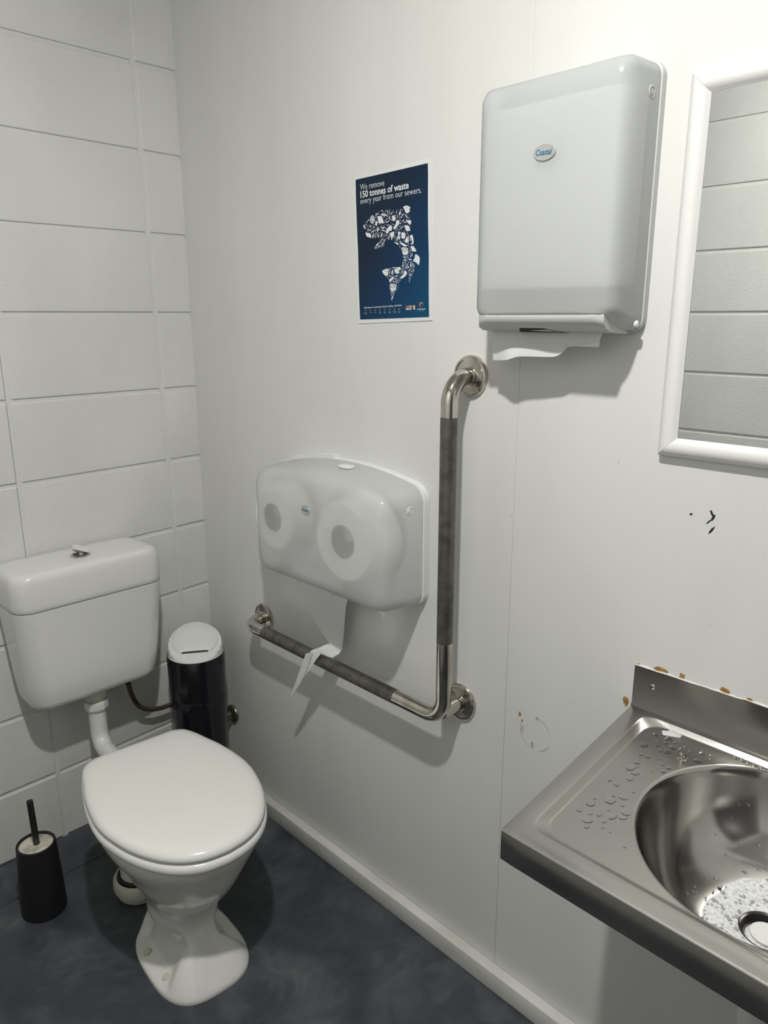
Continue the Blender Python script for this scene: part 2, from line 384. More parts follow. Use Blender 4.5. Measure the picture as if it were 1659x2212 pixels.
WR = rbox('wall_right', (.012, ROOM_F - .1, 0), (.1, .1, ROOM_H), 0, 'board', kind='structure')
for a, b in ((.004, -1.10385), (-1.10415, -2.304), (-2.305, ROOM_F - .01)):
    rbox('wall_panel', (0, b, .0), (.012, a, ROOM_H),   .0003, 'board', WR, seg=1)
rbox('baseboard_right', (-.026, ROOM_F, 0), (-.0002, -.001, .048), .0025, 'skirt', seg=2, kind='structure')
# sloping fillet of floor screed against the block wall
MB().prism([(ROOM_L, .004, -.002), (ROOM_L, .004, .032), (ROOM_L, -.006, .030), (ROOM_L, -.045, .013), (ROOM_L, -.095, .004), (ROOM_L, -.108, .0025), (ROOM_L, -.110, -.002)], (-ROOM_L, 0, 0)).build('trim_1', 'floor', None, kind='structure', angle=50)

# chips, scuffs and stains on the board wall (thin flakes lying on the paint)
def flake(name, y, z, w, h, mat, n=9, th=.0008, seed=0, rot=0, x=0, jag=.25):
    rg = random.Random(seed); pts = []
    for i in range(n):
        a = 2*math.pi*i/n; k = 1 + rg.uniform(-jag, jag); p, q = w/2*k*math.cos(a), h/2*k*math.sin(a)
        pts.append((x + .0002, y - (p*math.cos(rot) - q*math.sin(rot)), z + p*math.sin(rot) + q*math.cos(rot)))
    return MB().prism(pts, (-th - .0002, 0, 0)).build(name, mat, WR, smooth=False)
flake('paint_chip', -1.3545, .7845, .012, .017, 'rust', seed=3)
flake('paint_chip', -1.1391, .6730, .006, .010, 'rust', seed=4)
flake('paint_chip', -1.1450, .6600, .003, .004, 'rust', seed=5)
flake('paint_chip', -1.4095, .8628, .024, .010, 'rust', seed=6, rot=-.1)
flake('paint_chip', -1.4455, .8640, .010, .011, 'rust', seed=8)
flake('paint_chip', -1.5135, .8650, .017, .009, 'rust', seed=9)
flake('paint_chip', -1.5510, .8640, .008, .005, 'rust', seed=10)
flake('paint_chip', -1.3715, .8590, .006, .004, 'rust', seed=11)
flake('paint_chip', -1.375, 1.2225, .010, .006, 'rust', seed=12)
flake('scuff_mark', -1.4640, 1.1390, .0035, .010, 'scuff', seed=13, rot=.5)
flake('scuff_mark', -1.4665, 1.1330, .004, .010, 'scuff', seed=14, rot=-.4)
flake('scuff_mark', -1.4610, 1.1262, .0018, .010, 'scuff', seed=15, rot=-.75)
flake('scuff_mark', -1.4330, 1.1325, .005, .003, 'scuff', seed=16, rot=.4)
flake('scuff_mark', -1.4660, 1.1130, .003, .014, 'scuff', seed=17, rot=-.5)
rg = random.Random(5)
for i in range(26):
    y, z = -rg.uniform(.35, 1.55), rg.uniform(.25, 1.35)
    flake('speck', y, z, rg.uniform(.0012, .0024), rg.uniform(.0015, .0035), 'smear', n=5, seed=100 + i, th=.0004)
# ring left by an old fixing
pts = []
for a0, a1 in ((150, 265), (20, 95), (285, 340)):
    k = MB(); n = 14
    for i in range(n):
        t0, t1 = math.radians(lerp(a0, a1, i/n)), math.radians(lerp(a0, a1, (i + 1)/n)); w = .0011*math.sin(math.pi*(i + .5)/n) + .0003
        q = [(.0001, -1.1760 - (.0345 + s*w)*math.cos(t), .6450 + (.0345 + s*w)*math.sin(t)) for t, s in ((t0, -1), (t1, -1), (t1, 1), (t0, 1))]
        k.prism(q, (-.0005, 0, 0))
    k.build('dirt_ring', 'smudge', WR, smooth=False)
flake('dirt_mark', -1.171, .6185, .009, .013, 'smear', seed=31, th=.0004); flake('dirt_mark', -1.1790, .6770, .007, .008, 'smudge', seed=32, th=.0004)
flake('dirt_mark', -1.1470, .643, .007, .016, 'smudge', seed=33, th=.0004)

# ceiling downlight
lx, ly_, lz = LAMP_POS
lamp = thing('ceiling_downlight', (lx, ly_, ROOM_H), 'round white downlight with a glowing lens on the ceiling above the basin', 'lamp')
MB().lathe([(.062, ROOM_H - lz), (.062, .006), (.058, .0), (.0425, -.002), (.0405, .003), (.0405, .008), (.0, .008)], (lx, ly_, lz), 48, caps=(True, False)).build('trim_ring', 'lamp_base', lamp)
MB().lathe([(LAMP_R*math.cos(math.pi/2*i/8), .002 - LAMP_R*.4*math.sin(math.pi/2*i/8)) for i in range(9)], (lx, ly_, lz), 40, caps=(False, True)).build('lens', 'bulb', lamp)

# ================================================================== TOILET PAN
TO = Vector((-.418, -.323)); TH = -.08
def T(x, v, z):
    """toilet coordinates: x across, v forward from the back of the lid"""
    return Vector((TO.x + math.cos(TH)*x + math.sin(TH)*v*1.0, TO.y + math.sin(TH)*x*1.0 - math.cos(TH)*v, z))
toilet = thing('toilet', tuple(T(0, .2, 0)), 'white china toilet pan with the lid down, below the wall cistern', 'toilet')
LIDT = [(-.008, .098), (.0, .116), (.012, .128), (.045, .141), (.07, .1475), (.13, .163), (.20, .1725), (.25, .1725), (.30, .163), (.35, .147), (.40, .120), (.43, .094), (.45, .066), (.462, .034), (.466, .0)]
def d_ring(scale_w, grow, z, n=40, tab=LIDT, v0=-.008, v1=.466):
    """D-shaped outline; grow offsets the outline outward (m)"""
    left = []
    for i in range(n + 1):
        t = i/n; t = .5 - .5*math.cos(math.pi*t)
        v = lerp(v0, v1, t); w = max(0, cinterp(tab, v))*scale_w
        left.append((w, v))
    cv = (v0 + v1)/2; hv = (v1 - v0)/2; hw = .1725
    out = [(w*(1 + grow/hw), cv + (v - cv)*(1 + grow/hv)) for w, v in left]
    ring = [(w, v) for w, v in out] + [(-w, v) for w, v in reversed(out[:-1])]
    return [T(w, v, z) for w, v in ring]
def dome(g, z): return d_ring(1, g, z)
lidr = [d_ring(1, -.006, .4085), d_ring(1, -.001, .4095), d_ring(1, .0015, .413), d_ring(1, .001, .4185), d_ring(1, -.003, .4245), d_ring(1, -.010, .4285), d_ring(1, -.022, .4305), d_ring(1, -.06, .4315), d_ring(1, -.12, .4318)]
MB().loft(lidr).build('lid', 'seat', toilet, angle=60)
seatr = [d_ring(1, -.004, .3835), d_ring(1, .002, .385), d_ring(1, .0045, .390), d_ring(1, .004, .398), d_ring(1, .0005, .4035), d_ring(1, -.006, .4055)]
MB().loft(seatr).build('seat', 'seat', toilet, angle=60)
for sx in (-.07, .07):
    MB().lathe([(.013, 0), (.013, .03), (.009, .034)], tuple(T(sx, -.012, .38)), 20).build('hinge', 'seat', toilet)
# pan body: lofted sections (z, half width, front v, back v, squareness)
SEC = [(.000, .1080, .385, .100, 2.9), (.006, .1085, .3855, .100, 2.9), (.014, .1065, .382, .101, 2.9), (.035, .0995, .366, .104, 2.8), (.060, .0895, .345, .108, 2.6), (.090, .0815, .318, .114, 2.4),
       (.115, .0785, .302, .122, 2.2), (.135, .0775, .300, .128, 2.1), (.155, .0775, .308, .132, 2.0), (.18, .0835, .334, .128, 2.0), (.21, .0960, .364, .114, 2.0), (.25, .1155, .394, .084, 2.0),
       (.29, .1330, .416, .046, 2.05), (.33, .1550, .434, .010, 2.15), (.355, .1635, .4465, .002, 2.2), (.375, .1655, .452, .001, 2.2), (.3835, .1640, .449, .003, 2.2)]
def sec(z, j): return cinterp([(s[0], s[j]) for s in SEC], z)
rings = []; NA = 120
zs = [0, .004, .008, .012, .016] + [.022 + .0115*i for i in range(31)] + [.3795, .3835]
for z in zs:
    hw, vf, vb, ex = (sec(z, j) for j in (1, 2, 3, 4)); r = []
    egg = smooth01(.12, .22, z)
    for i in range(NA):
        a = 2*math.pi*i/NA; c, s = math.cos(a), math.sin(a)
        cx = math.copysign(abs(c)**(2/ex), c); sy = math.copysign(abs(s)**(2/ex), s)
        vm = lerp((vf + vb)/2, vb + (vf - vb)*.47, egg)
        x, v = hw*cx, vm + (vf - vm if sy > 0 else vm - vb)*sy
        if sy < 0: x *= 1 - .10*smooth01(0, .9, -sy)*smooth01(.10, .16, z)*(1 - smooth01(.28, .345, z))
        # screw-down recess on either flank of the foot
        k = smooth01(.115, .16, v)*(1 - smooth01(.285, .335, v))*smooth01(.012, .026, z)*(1 - smooth01(.075, .125, z))
        x -= math.copysign(.032, x)*k*smooth01(.02, .06, abs(x))
        r.append(T(x, v, z))
    rings.append(r)
MB().loft(rings).build('pan', 'china', toilet, angle=75)
# trapway behind the bowl, turning down to the floor
MB().tube([T(0, .13, .235), T(0, .085, .235), T(0, .045, .228), T(0, .012, .208), T(-.007, -.012, .175), T(-.011, -.021, .13), T(-.012, -.022, .052)], [.075, .072, .066, .058, .052, .048, .047], 28).build('trapway', 'china', toilet)
MB().tube([T(0, .12, .315), T(0, .03, .315), T(0, -.018, .315)], [.05, .04, .036], 24).build('flush_inlet', 'china', toilet)
for x, v in ((-.0855, .198), (-.0815, .289)):
    MB().lathe([(.0088, 0), (.0088, .003), (.0075, .0048), (.004, .0055)], tuple(T(x - .001, v, .0185)), 24, axis=(-.45, 0, 1)).build('screw_cap', 'aged_pvc', toilet)

# floor connector of the waste
cc = T(-.012, -.022, 0)
con = thing('waste_connector', tuple(cc), 'aged cream plastic waste collar on the floor behind the toilet pan', 'pipe collar')
MB().lathe([(.050, .0), (.058, .004), (.060, .012), (.062, .020), (.066, .022), (.067, .030), (.066, .044), (.062, .051), (.0575, .053), (.0545, .050), (.0545, .03)], tuple(cc), 48, caps=(True, False)).build('collar', 'aged_pvc', con)
MB().lathe([(.0545, .035), (.0545, .057), (.0505, .061), (.0475, .060), (.0475, .04)], tuple(cc), 48, caps=(False, False)).build('rubber_seal', 'rubber', con)

# ================================================================== CISTERN
CX = -.412
cis = thing('cistern', (CX, 0, .49), 'white plastic cistern with push button, hung on the block wall', 'cistern')
def cring(hw, d, z, r, back=-.001):
    return [(CX + x, y, z) for x, y in rrect(hw, (d + back)/2 if False else d/2, r, 10, 0, -d/2 + back)]
body = [(.486, .128, .105, .03), (.4875, .143, .122, .036), (.492, .154, .136, .042), (.500, .1615, .145, .045), (.512, .1655, .1495, .045), (.56, .1715, .155, .045), (.62, .1765, .160, .044), (.68, .1805, .164, .043), (.74, .1850, .1695, .042), (.7605, .1862, .171, .042)]
MB().loft([cring(hw, d, z, min(r, d/2 - .002)) for z, hw, d, r in body]).build('tank', 'cistern', cis, angle=70)
MB().loft([cring(.1845, .169, .758, .04), cring(.1845, .169, .7655, .04)]).build('seam', 'dark', cis)
lidc = [(.7622, .1862, .171, .042), (.7632, .1870, .172, .043), (.775, .1878, .1725, .043), (.81, .1876, .1715, .042), (.830, .1865, .1695, .042), (.8405, .1830, .166, .042), (.847, .1770, .160, .040), (.8505, .1680, .151, .036), (.8515, .150, .133, .03), (.8525, .10, .09, .02)]
MB().loft([[(CX + x, y, z) for x, y in rrect(hw, d/2, r, 10, 0, -.0865 if d < .17 else -d/2 - .001)] for z, hw, d, r in lidc]).build('cistern_lid', 'cistern', cis, angle=70)
bc = (-.4095, -.0955, .8525)
btn = MB().lathe([(.0245, -.002), (.0245, .0012), (.022, .0028), (.0185, .0028), (.0180, -.001), (.0175, -.004)], bc, 40, caps=(True, False)).build('button_ring', 'chrome', cis)
MB().lathe([(.0175, -.001), (.0175, .0002), (.002, .0004)], bc, 32).build('button_well', 'gun', btn)
# broken half button tipped up on edge
def tip(p):
    q = Matrix.Rotation(math.radians(26), 3, 'Y') @ Matrix.Rotation(math.radians(-20), 3, 'X') @ Vector(p); return Vector(bc) + q + Vector((-.001, .002, .017))
v = []; n = 20
half = [(.0195*math.cos(math.radians(-12 + 204*i/n)), .0195*math.sin(math.radians(-12 + 204*i/n))) for i in range(n + 1)]
k = MB(); k.loft([[tip((x*s, y*s - .006, z)) for x, y in half] for s, z in ((1, -.007), (1.04, 0), (1, .004), (.8, .0055))])
k.build('half_button', 'cistern', cis)
MB().tube([Vector(bc) + Vector((.003, .002, -.004)), Vector(bc) + Vector((.002, .002, .014))], .0055, 14).build('button_stem', 'abs_grey', cis)

# flush pipe
FX, FY = -.4085, -.088
fp = thing('flush_pipe', (FX, FY, .3), 'white plastic flush pipe with a nut, elbowing from cistern to pan', 'pipe')
pe = T(0, -.018, .315)
p0 = Vector((FX, FY, .316)); d1 = (Vector((pe.x, pe.y, .315)) - p0)
bend = []
for i in range(11):
    t = i/10*math.pi/2; dirn = Vector((d1.x, d1.y, 0)).normalized(); R_ = .045
    bend.append(Vector((FX, FY, .318 + R_*1.0)) + dirn*(R_*(1 - math.cos(t))) + Vector((0, 0, -R_*math.sin(t))))
MB().tube([Vector((FX, FY, .49)), Vector((FX, FY, .42))] + bend + [Vector((pe.x, pe.y, .317))], .0225, 28).build('pipe', 'pvc', fp)
MB().lathe([(.027, .452), (.030, .4505), (.031, .445), (.031, .432), (.029, .4275), (.024, .427)] , (FX, FY, 0), 10).build('nut', 'pvc', fp, smooth=False)
MB().lathe([(.030, .488), (.030, .468), (.026, .455), (.022, .452)], (FX, FY, 0), 32).build('outlet_spigot', 'aged_pvc', fp)
MB().tube([Vector((pe.x, pe.y, .316)) - Vector((d1.x, d1.y, 0)).normalized()*.022, Vector((pe.x, pe.y, .316)) + Vector((d1.x, d1.y, 0)).normalized()*.012], .030, 24).build('pan_cone', 'rubber', fp)

# water supply hose and stop tap
hs = thing('supply_hose', (-.30, -.055, .45), 'brown braided water hose curving from the cistern behind the bin', 'hose')
hp = [(-.3035, -.055, .462), (-.3005, -.055, .435), (-.296, -.054, .41), (-.287, -.052, .384), (-.275, -.05, .363), (-.258, -.048, .3475), (-.235, -.045, .335), (-.205, -.042, .327), (-.17, -.04, .3245), (-.13, -.045, .3245), (-.09, -.06, .322), (-.062, -.078, .312), (-.048, -.087, .297), (-.046, -.09, .275)]
MB().tube(hp, .0068, 16).build('hose', 'hose', hs)
MB().lathe([(.0115, .487), (.0115, .468), (.0095, .466), (.0095, .452), (.0078, .446)], (-.3035, -.055, 0), 6).build('hose_nut', 'matt_black', hs, smooth=False)
tp = thing('stop_tap', (0, -.098, .25), 'tarnished round-flanged stop tap on the plaster wall behind the bin', 'tap')
MB().lathe([(.028, 0), (.028, .003), (.026, .007), (.018, .012), (.0125, .014), (.0125, .040), (.0, .040)], (0, -.098, .250), 32, axis=(-1, 0, 0)).build('flange', 'brass', tp)
MB().tube([(-.036, -.097, .246), (-.044, -.092, .262), (-.046, -.09, .278)], .0115, 16).build('valve_body', 'brass', tp)
MB().lathe([(.013, 0), (.016, .004), (.016, .012), (.012, .017)], (-.052, -.101, .252), 20, axis=(-1, -.3, 0)).build('tap_handle', 'brass', tp)

# ================================================================== PEDAL-LESS BIN
BX, BY = -.1435, -.152
bn = thing('swing_bin', (BX, BY, 0), 'tall black cylindrical bin with a pale swing lid in the corner', 'bin')
MB().lathe([(.064, 0), (.068, .004), (.0755, .36), (.0757, .397), (.0745, .399)], (BX, BY, 0), 64).build('bin_body', 'black', bn)
MB().lathe([(.0745, .398), (.0772, .4), (.0792, .505), (.0785, .5205), (.0770, .5215), (.076, .515)], (BX, BY, 0), 64, caps=(True, False)).build('upper_sleeve', 'black', bn)
# lid: low dome cut by a plane that faces the room, with an oval flap on the cut
lid = MB(); nr, na = 14, 64; cut_n = Vector((-.21, -.36, .90)).normalized(); cut_p = Vector((0, 0, .036))
rr = []
for i in range(nr + 1):
    t = i/nr*math.pi/2; ring = []
    for j in range(na):
        a = 2*math.pi*j/na
        p = Vector((.0755*math.cos(t)**.5*math.cos(a), .0755*math.cos(t)**.5*math.sin(a), .085*math.sin(t)))
        d = (p - cut_p).dot(cut_n)
        if d > 0: p -= cut_n*d
        ring.append(Vector((BX, BY, .519)) + p)
    rr.append(ring)
lo_ring = [[Vector((BX + r*math.cos(2*math.pi*j/na), BY + r*math.sin(2*math.pi*j/na), z)) for j in range(na)] for r, z in ((.0755, .510), (.0768, .5215), (.0755, .5235))]
lid.loft(lo_ring + rr, (True, True)).build('lid_shell', 'binlid', bn, angle=50)
eu = Vector((.85, -.53, 0)); eu = (eu - cut_n*eu.dot(cut_n)).normalized(); ev = cut_n.cross(eu); 
if ev.z < 0: ev = -ev
fc = Vector((BX, BY, .519)) + cut_p + ev*.004
def flapring(s, h):
    out = []
    for j in range(48):
        a = 2*math.pi*j/48; x, y = .0625*s*math.cos(a), .0625*s*math.sin(a)
        y = max(y, -.047*s + .004*(1 - (x/.0625)**2))
        out.append(fc + eu*x + ev*y + cut_n*h)
    return out
MB().loft([flapring(1, -.001), flapring(1, .0035), flapring(.975, .0045), flapring(.5, .0048)]).build('swing_flap', 'binlid', bn, angle=50)
MB().loft([[fc + eu*x + ev*y + cut_n*h for x, y in ((-.036, -.0485), (.036, -.0485), (.034, -.0435), (-.034, -.0435))] for h in (.0004, .0012)]).build('flap_gap', 'dark', bn, smooth=False)

# ================================================================== TOILET BRUSH
QX, QY = -.6300, -.1890
br = thing('toilet_brush', (QX, QY, 0), 'toilet brush in a tapered black holder beside the block wall', 'toilet brush')
MB().lathe([(.048, 0), (.052, .004), (.0525, .012), (.0455, .184), (.0445, .190), (.0420, .1915), (.0395, .190), (.039, .182)], (QX, QY, 0), 56, caps=(True, False)).build('holder', 'matt_black', br)
MB().lathe([(.0392, .176), (.0392, .1845), (.036, .187), (.012, .1865), (.0, .1865)], (QX, QY, 0), 48, caps=(True, False)).build('collar_disc', 'cream', br)
MB().tube([(QX + .002, QY, .17), (QX - .0005, QY + .0005, .3065)], .0075, 24).build('handle', 'gun', br)
MB().lathe([(.0056, 0), (.0056, .0006), (.001, .0006)], (QX - .0005, QY + .0005, .3063), 20).build('handle_bore', 'dark', br)

# ================================================================== GRAB RAIL
GY, GD, GZ, GR = -.9955, -.0625, .624, .0160
rail = thing('grab_rail', (0, -.70, .63), 'stainless L-shaped grab rail fixed to the white wall beside the toilet', 'grab rail')
RB = .048
topz, ly = 1.318, -.288
bend_top = arc((GD + RB, GY, topz - RB), (0, 0, 1), (-1, 0, 0), RB, 0, math.pi/2, 12)
MB().tube([(-.001, GY, topz)] + bend_top + [(GD, GY, 1.2465)], GR, 28).build('upper_bend', 'chrome', rail)
MB().tube([(GD, GY, 1.2465), (GD, GY, .798)], GR*1.012, 28).build('grip_sleeve', 'knurl', rail)
cb = arc((GD, GY + RB, GZ + RB), (0, -1, 0), (0, 0, -1), RB, 0, math.pi/2, 12)
MB().tube([(GD, GY, .798), (GD, GY, .73)] + cb + [(GD, -.86, GZ)], GR, 28).build('lower_bend', 'chrome', rail)
MB().tube([(GD, -.86, GZ), (GD, -.375, GZ)], GR*1.012, 28).build('grip_sleeve', 'knurl', rail)
bl = arc((GD + RB, ly - RB, GZ), (-1, 0, 0), (0, 1, 0), RB, 0, math.pi/2, 12)
MB().tube([(GD, -.375, GZ)] + bl + [(-.001, ly, GZ)], GR, 28).build('end_bend', 'chrome', rail)
MB().tube([(-.001, GY + .004, .642), (GD + .006, GY + .010, .638)], GR, 28).build('stub', 'chrome', rail)
for (y, z) in ((GY, topz), (GY + .004, .642), (ly, GZ)):
    MB().lathe([(.0395, 0), (.0395, .003), (.0375, .007), (.033, .0085), (.0315, .0075), (.022, .009), (.0185, .0095), (.0185, .012), (.016, .012)], (0, y, z), 48, axis=(-1, 0, 0)).build('flange', 'chrome', rail)

# ================================================================== TOILET ROLL DISPENSER
DY0, DY1 = -.8945, -.437           # right / left side (y)
DYC, DHW = (DY0 + DY1)/2, (DY1 - DY0)/2
tpd = thing('toilet_roll_dispenser', (0, DYC, .95), 'wide frosted twin toilet roll dispenser above the grab rail', 'dispenser')
def dring(x, g, r, zb=.828, zt=1.088, arch=.028, n=9, lift=0):
    """outline with an arched top; s runs to the viewer's right"""
    hw = DHW - g; zb += g + lift; zt -= g; out = []
    for (sx, top, a) in ((1, 1, 0), (-1, 1, 90), (-1, 0, 180), (1, 0, 270)):
        for i in range(n + 1):
            t = math.radians(a + 90*i/n); s = sx*(hw - r) + r*math.cos(t); z = (zt - r if top else zb + r) + r*math.sin(t); out.append((s, z, top))
        if sx == 1 and top:
            for i in range(1, 14): out.append((lerp(hw - r, -(hw - r), i/14), zt, 1))
        if sx == -1 and not top:
            for i in range(1, 14): out.append((lerp(-(hw - r), hw - r, i/14), zb, 0))
    return [(x, DYC - s, z + (arch*(1 - (s/hw)**2) if top else 0)) for s, z, top in out]
MB().loft([dring(-.0005, 0, .03), dring(-.016, 0, .03), dring(-.017, .0015, .03)]).build('back_plate', 'abs', tpd, angle=50)
cov = [dring(-.0165, .0022, .030), dring(-.06, .004, .030, arch=.026), dring(-.095, .006, .031, arch=.022), dring(-.112, .009, .031, arch=.019), dring(-.121, .0145, .031, arch=.017), dring(-.126, .023, .030, arch=.015), dring(-.1285, .036, .028, arch=.012), dring(-.1295, .06, .02, arch=.008)]
MB().loft(cov, (False, True)).build('cover', 'cover', tpd, angle=70)
def oval_badge(parent, c, nrm, a, b, right, upv):
    c, nrm, right, upv = Vector(c), Vector(nrm).normalized(), Vector(right).normalized(), Vector(upv).normalized()
    o = MB().loft([[c + right*a*s*math.cos(2*math.pi*i/40) + upv*b*s*math.sin(2*math.pi*i/40) + nrm*h for i in range(40)] for s, h in ((1, -.002), (1, .0012), (.95, .0020), (.88, .0019), (.5, .0019))]).build('badge', 'badge', parent)
    place_text('lettering', 'Coastal', c - right*a*.74 - upv*b*.30, a*1.46, right, upv, 'logo_blue', o, shear=.25, bold=.012, hscale=1.25, lift=nrm*.0023)
    return o
oval_badge(tpd, (-.1290, -.6475, 1.0185), (-1, 0, .02), .0145, .0105, (0, -1, 0), (0, 0, 1))
MB().lathe([(.0095, -.001), (.0095, .0015), (.0075, .0022), (.0065, .001), (.0055, .001), (.0045, .0024), (.003, .0024)], (-.055, DY0 + .0045, 1.047), 28, axis=(0, -1, 0)).build('lock', 'abs', tpd)
MB().lathe([(.020, 0), (.020, .002), (.017, .003)], (-.055, -.700, 1.1115), 32, axis=(0, -.04, 1), sx=.8).build('sight_button', 'abs', tpd)
ys_ = [-.616 + .012*i for i in range(17)]
topa = [(y, 1.088 + .028*(1 - ((DYC - y)/DHW)**2) + .0075*smooth01(-.424, -.50, y)) for y in ys_]
MB().prism([(-.0005, y, z) for y, z in topa] + [(-.0005, y, 1.08) for y in reversed(ys_)], (-.020, 0, 0)).build('wall_clip', 'abs', tpd, smooth=False)
for y in (-.60, -.72):
    MB().lathe([(.0022, 0), (.0022, .002), (.001, .003)], (-.118, y, .8375), 10, axis=(-.5, 0, -1)).build('rivet', 'smear', tpd)
MB().add([(-.09, -.835, .8285), (-.09, -.853, .8285), (-.0895, -.8535, .822), (-.0893, -.850, .812), (-.089, -.8485, .8125), (-.089, -.844, .8215), (-.0893, -.838, .8215), (-.0895, -.833, .818)], [[0, 1, 2, 5, 6, 7], [2, 3, 4, 5]]).build('torn_paper', 'paper', tpd, smooth=False)
# two rolls behind the frosted cover
def roll(y, z, r, rc, label, x0=-.030, x1=-.112):
    t = thing('toilet_roll', (x0, y, z - r), label, 'toilet roll', 'toilet rolls in the twin dispenser')
    pr = [(rc, 0), (r - .003, 0), (r, .003), (r, x0 - x1 - .003), (r - .003, x0 - x1), (rc, x0 - x1)]
    MB().lathe(pr + [pr[0]], (x0, y, z), 48, axis=(-1, 0, 0), caps=(False, False)).build('paper', 'paper', t)
    MB().lathe([(rc - .0015, .001), (rc - .0002, .001), (rc - .0002, x0 - x1 - .001), (rc - .0015, x0 - x1 - .001), (rc - .0015, .001)], (x0, y, z), 32, axis=(-1, 0, 0), caps=(False, False)).build('core', 'card', t)
    return t
R1 = roll(-.752, .9655, .086, .037, 'white toilet roll seen through the right half of the frosted dispenser')
R2 = roll(-.506, .9720, .076, .034, 'white toilet roll seen through the left half of the frosted dispenser')
for y, z in ((-.752, .9655), (-.506, .9720)):
    MB().lathe([(.019, 0), (.019, .07), (.016, .072)], (-.016, y, z + .014), 24, axis=(-1, 0, 0)).build('spindle', 'abs_grey', tpd)
# loose end of paper, pulled down and hooked over the rail
def px(u, v, d):                    # point on the plane x = d seen along a measured sight line
    r = rt*((u - W_PX/2)/F_PX) + up*(-(v - H_PX/2)/F_PX) + fw
    return CAM + r*((d - CAM.x)/r.x)
rows = [((648, 1262), (752, 1292), -.055, -.055), ((655, 1285), (748, 1310), -.055, -.052), ((668, 1318), (746, 1335), -.052, -.046), ((682, 1345), (744, 1358), -.046, -.040), ((697, 1368), (742, 1378), -.038, -.034), ((709, 1384), (739, 1396), -.030, -.028),
        ((713, 1390), (738, 1403), -.030, -.028), ((704, 1392), (731, 1413), -.040, -.038), ((692, 1398), (716, 1422), -.054, -.054), ((681, 1402), (703, 1416), -.0640, -.0665), ((672, 1405), (694, 1412), -.0745, -.078), ((665, 1414), (684, 1424), -.0815, -.0825), ((655, 1440), (671, 1444), -.0825, -.0835), ((644, 1465), (657, 1462), -.081, -.083), ((634, 1485), (642, 1482), -.079, -.081), ((627, 1497), (630, 1492), -.078, -.079)]
v = []; f = []; NC = 7
rg = random.Random(3)
rows = [rows[0]] + rows
for i, (a, b, da, db) in enumerate(rows):
    A, B = px(*a, da), px(*b, db)
    if i == 0: A.z += .055; B.z += .055
    for j in range(NC):
        t = j/(NC - 1); p = A.lerp(B, t); p.x += .0018*math.sin(t*9 + i*.7)*(1 if 0 < i < 12 else .5)
        v.append(p)
for i in range(len(rows) - 1):
    for j in range(NC - 1): f.append([i*NC + j, i*NC + j + 1, (i + 1)*NC + j + 1, (i + 1)*NC + j])
tail = mesh('loose_end', v, f, 'thin_paper', R1, angle=80)
fold = [px(*q, d) for q, d in (((661, 1412), -.0845), ((676, 1408), -.0835), ((662, 1448), -.0845), ((648, 1478), -.0835), ((633, 1500), -.082), ((627, 1503), -.082), ((640, 1470), -.0845), ((652, 1436), -.085))]
MB().prism(fold, (-.0006, 0, 0)).build('folded_tip', 'thin_paper', tail, smooth=False)

# ================================================================== PAPER TOWEL DISPENSER
TY0, TY1 = -1.3345, -1.0655
TYC, THW = (TY0 + TY1)/2, (TY1 - TY0)/2
twd = thing('towel_dispenser', (0, TYC, 1.58), 'tall frosted grey paper towel dispenser on the wall left of the mirror', 'dispenser')
def tring(x, g, r, zb, zt, n=8, gb=0):
    return [(x, TYC - s, z) for s, z in rrect(THW - g, (zt - zb)/2, r, n, 0, (zt + zb)/2)]
MB().loft([tring(-.0005, .0, .022, 1.4015, 1.776), tring(-.0125, .0, .022, 1.4015, 1.776), tring(-.0135, .0012, .022, 1.403, 1.7745)]).build('back_plate', 'abs_grey', twd, angle=50)
def xfront(z): return -.0955 - .006*(1 - ((z - 1.56)/.20)**2)
cov = [tring(-.0130, .0018, .022, 1.4035, 1.774), tring(-.045, .0028, .022, 1.407, 1.7735), tring(-.070, .004, .020, 1.417, 1.772), tring(-.084, .0065, .018, 1.423, 1.768), tring(-.092, .0115, .016, 1.4265, 1.761), tring(-.0965, .019, .014, 1.4285, 1.752), tring(-.0990, .031, .012, 1.4305, 1.738), tring(-.1000, .055, .010, 1.4325, 1.71)]
MB().loft(cov, (False, True)).build('cover', 'cover2', twd, angle=70)
# rounded grey delivery chute along the bottom, notched in the middle
chute = MB(); ns = 44; prof = [(-.0900, 1.4340), (-.0950, 1.4325), (-.0972, 1.4280), (-.0968, 1.4215), (-.093, 1.4155), (-.084, 1.4088), (-.070, 1.4035), (-.045, 1.4005), (-.014, 1.4000)]
rows_ = []
for i in range(ns + 1):
    s = lerp(-THW + .009, THW - .020, i/ns); row = []
    lim = interp([(.004, -.060), (.0065, -.076), (.0115, -.0865), (.019, -.0925), (.031, -.0962), (.05, -.11)], THW - abs(s))
    for x, z in prof:
        x2 = max(x, lim); z2 = z
        row.append((x2, TYC - s, z2))
    rows_.append(row)
chute.loft(rows_, (True, True), closed=False)
chute.build('delivery_chute', 'abs_grey', twd, angle=60)
MB().prism([(-.0815, TYC + .042, 1.4082), (-.0815, TYC - .004, 1.4082), (-.070, TYC - .020, 1.4042), (-.047, TYC - .034, 1.4015), (-.047, TYC + .062, 1.4015), (-.070, TYC + .050, 1.4042)], (0, 0, -.0012)).build('slot', 'dark', twd, smooth=False)
MB().lathe([(.0052, -.002), (.0052, .002), (.0035, .0035)], (-.027, TY0 + .003, 1.4145), 20, axis=(0, -1, 0)).build('hinge_pin', 'abs', twd)
MB().lathe([(.0085, -.002), (.0085, .0012), (.0068, .0018), (.0058, .0006), (.0046, .0006), (.004, .0016), (.001, .0016)], (-.0365, TY0 + .0032, 1.7285), 28, axis=(0, -1, 0)).build('lock', 'abs_grey', twd)
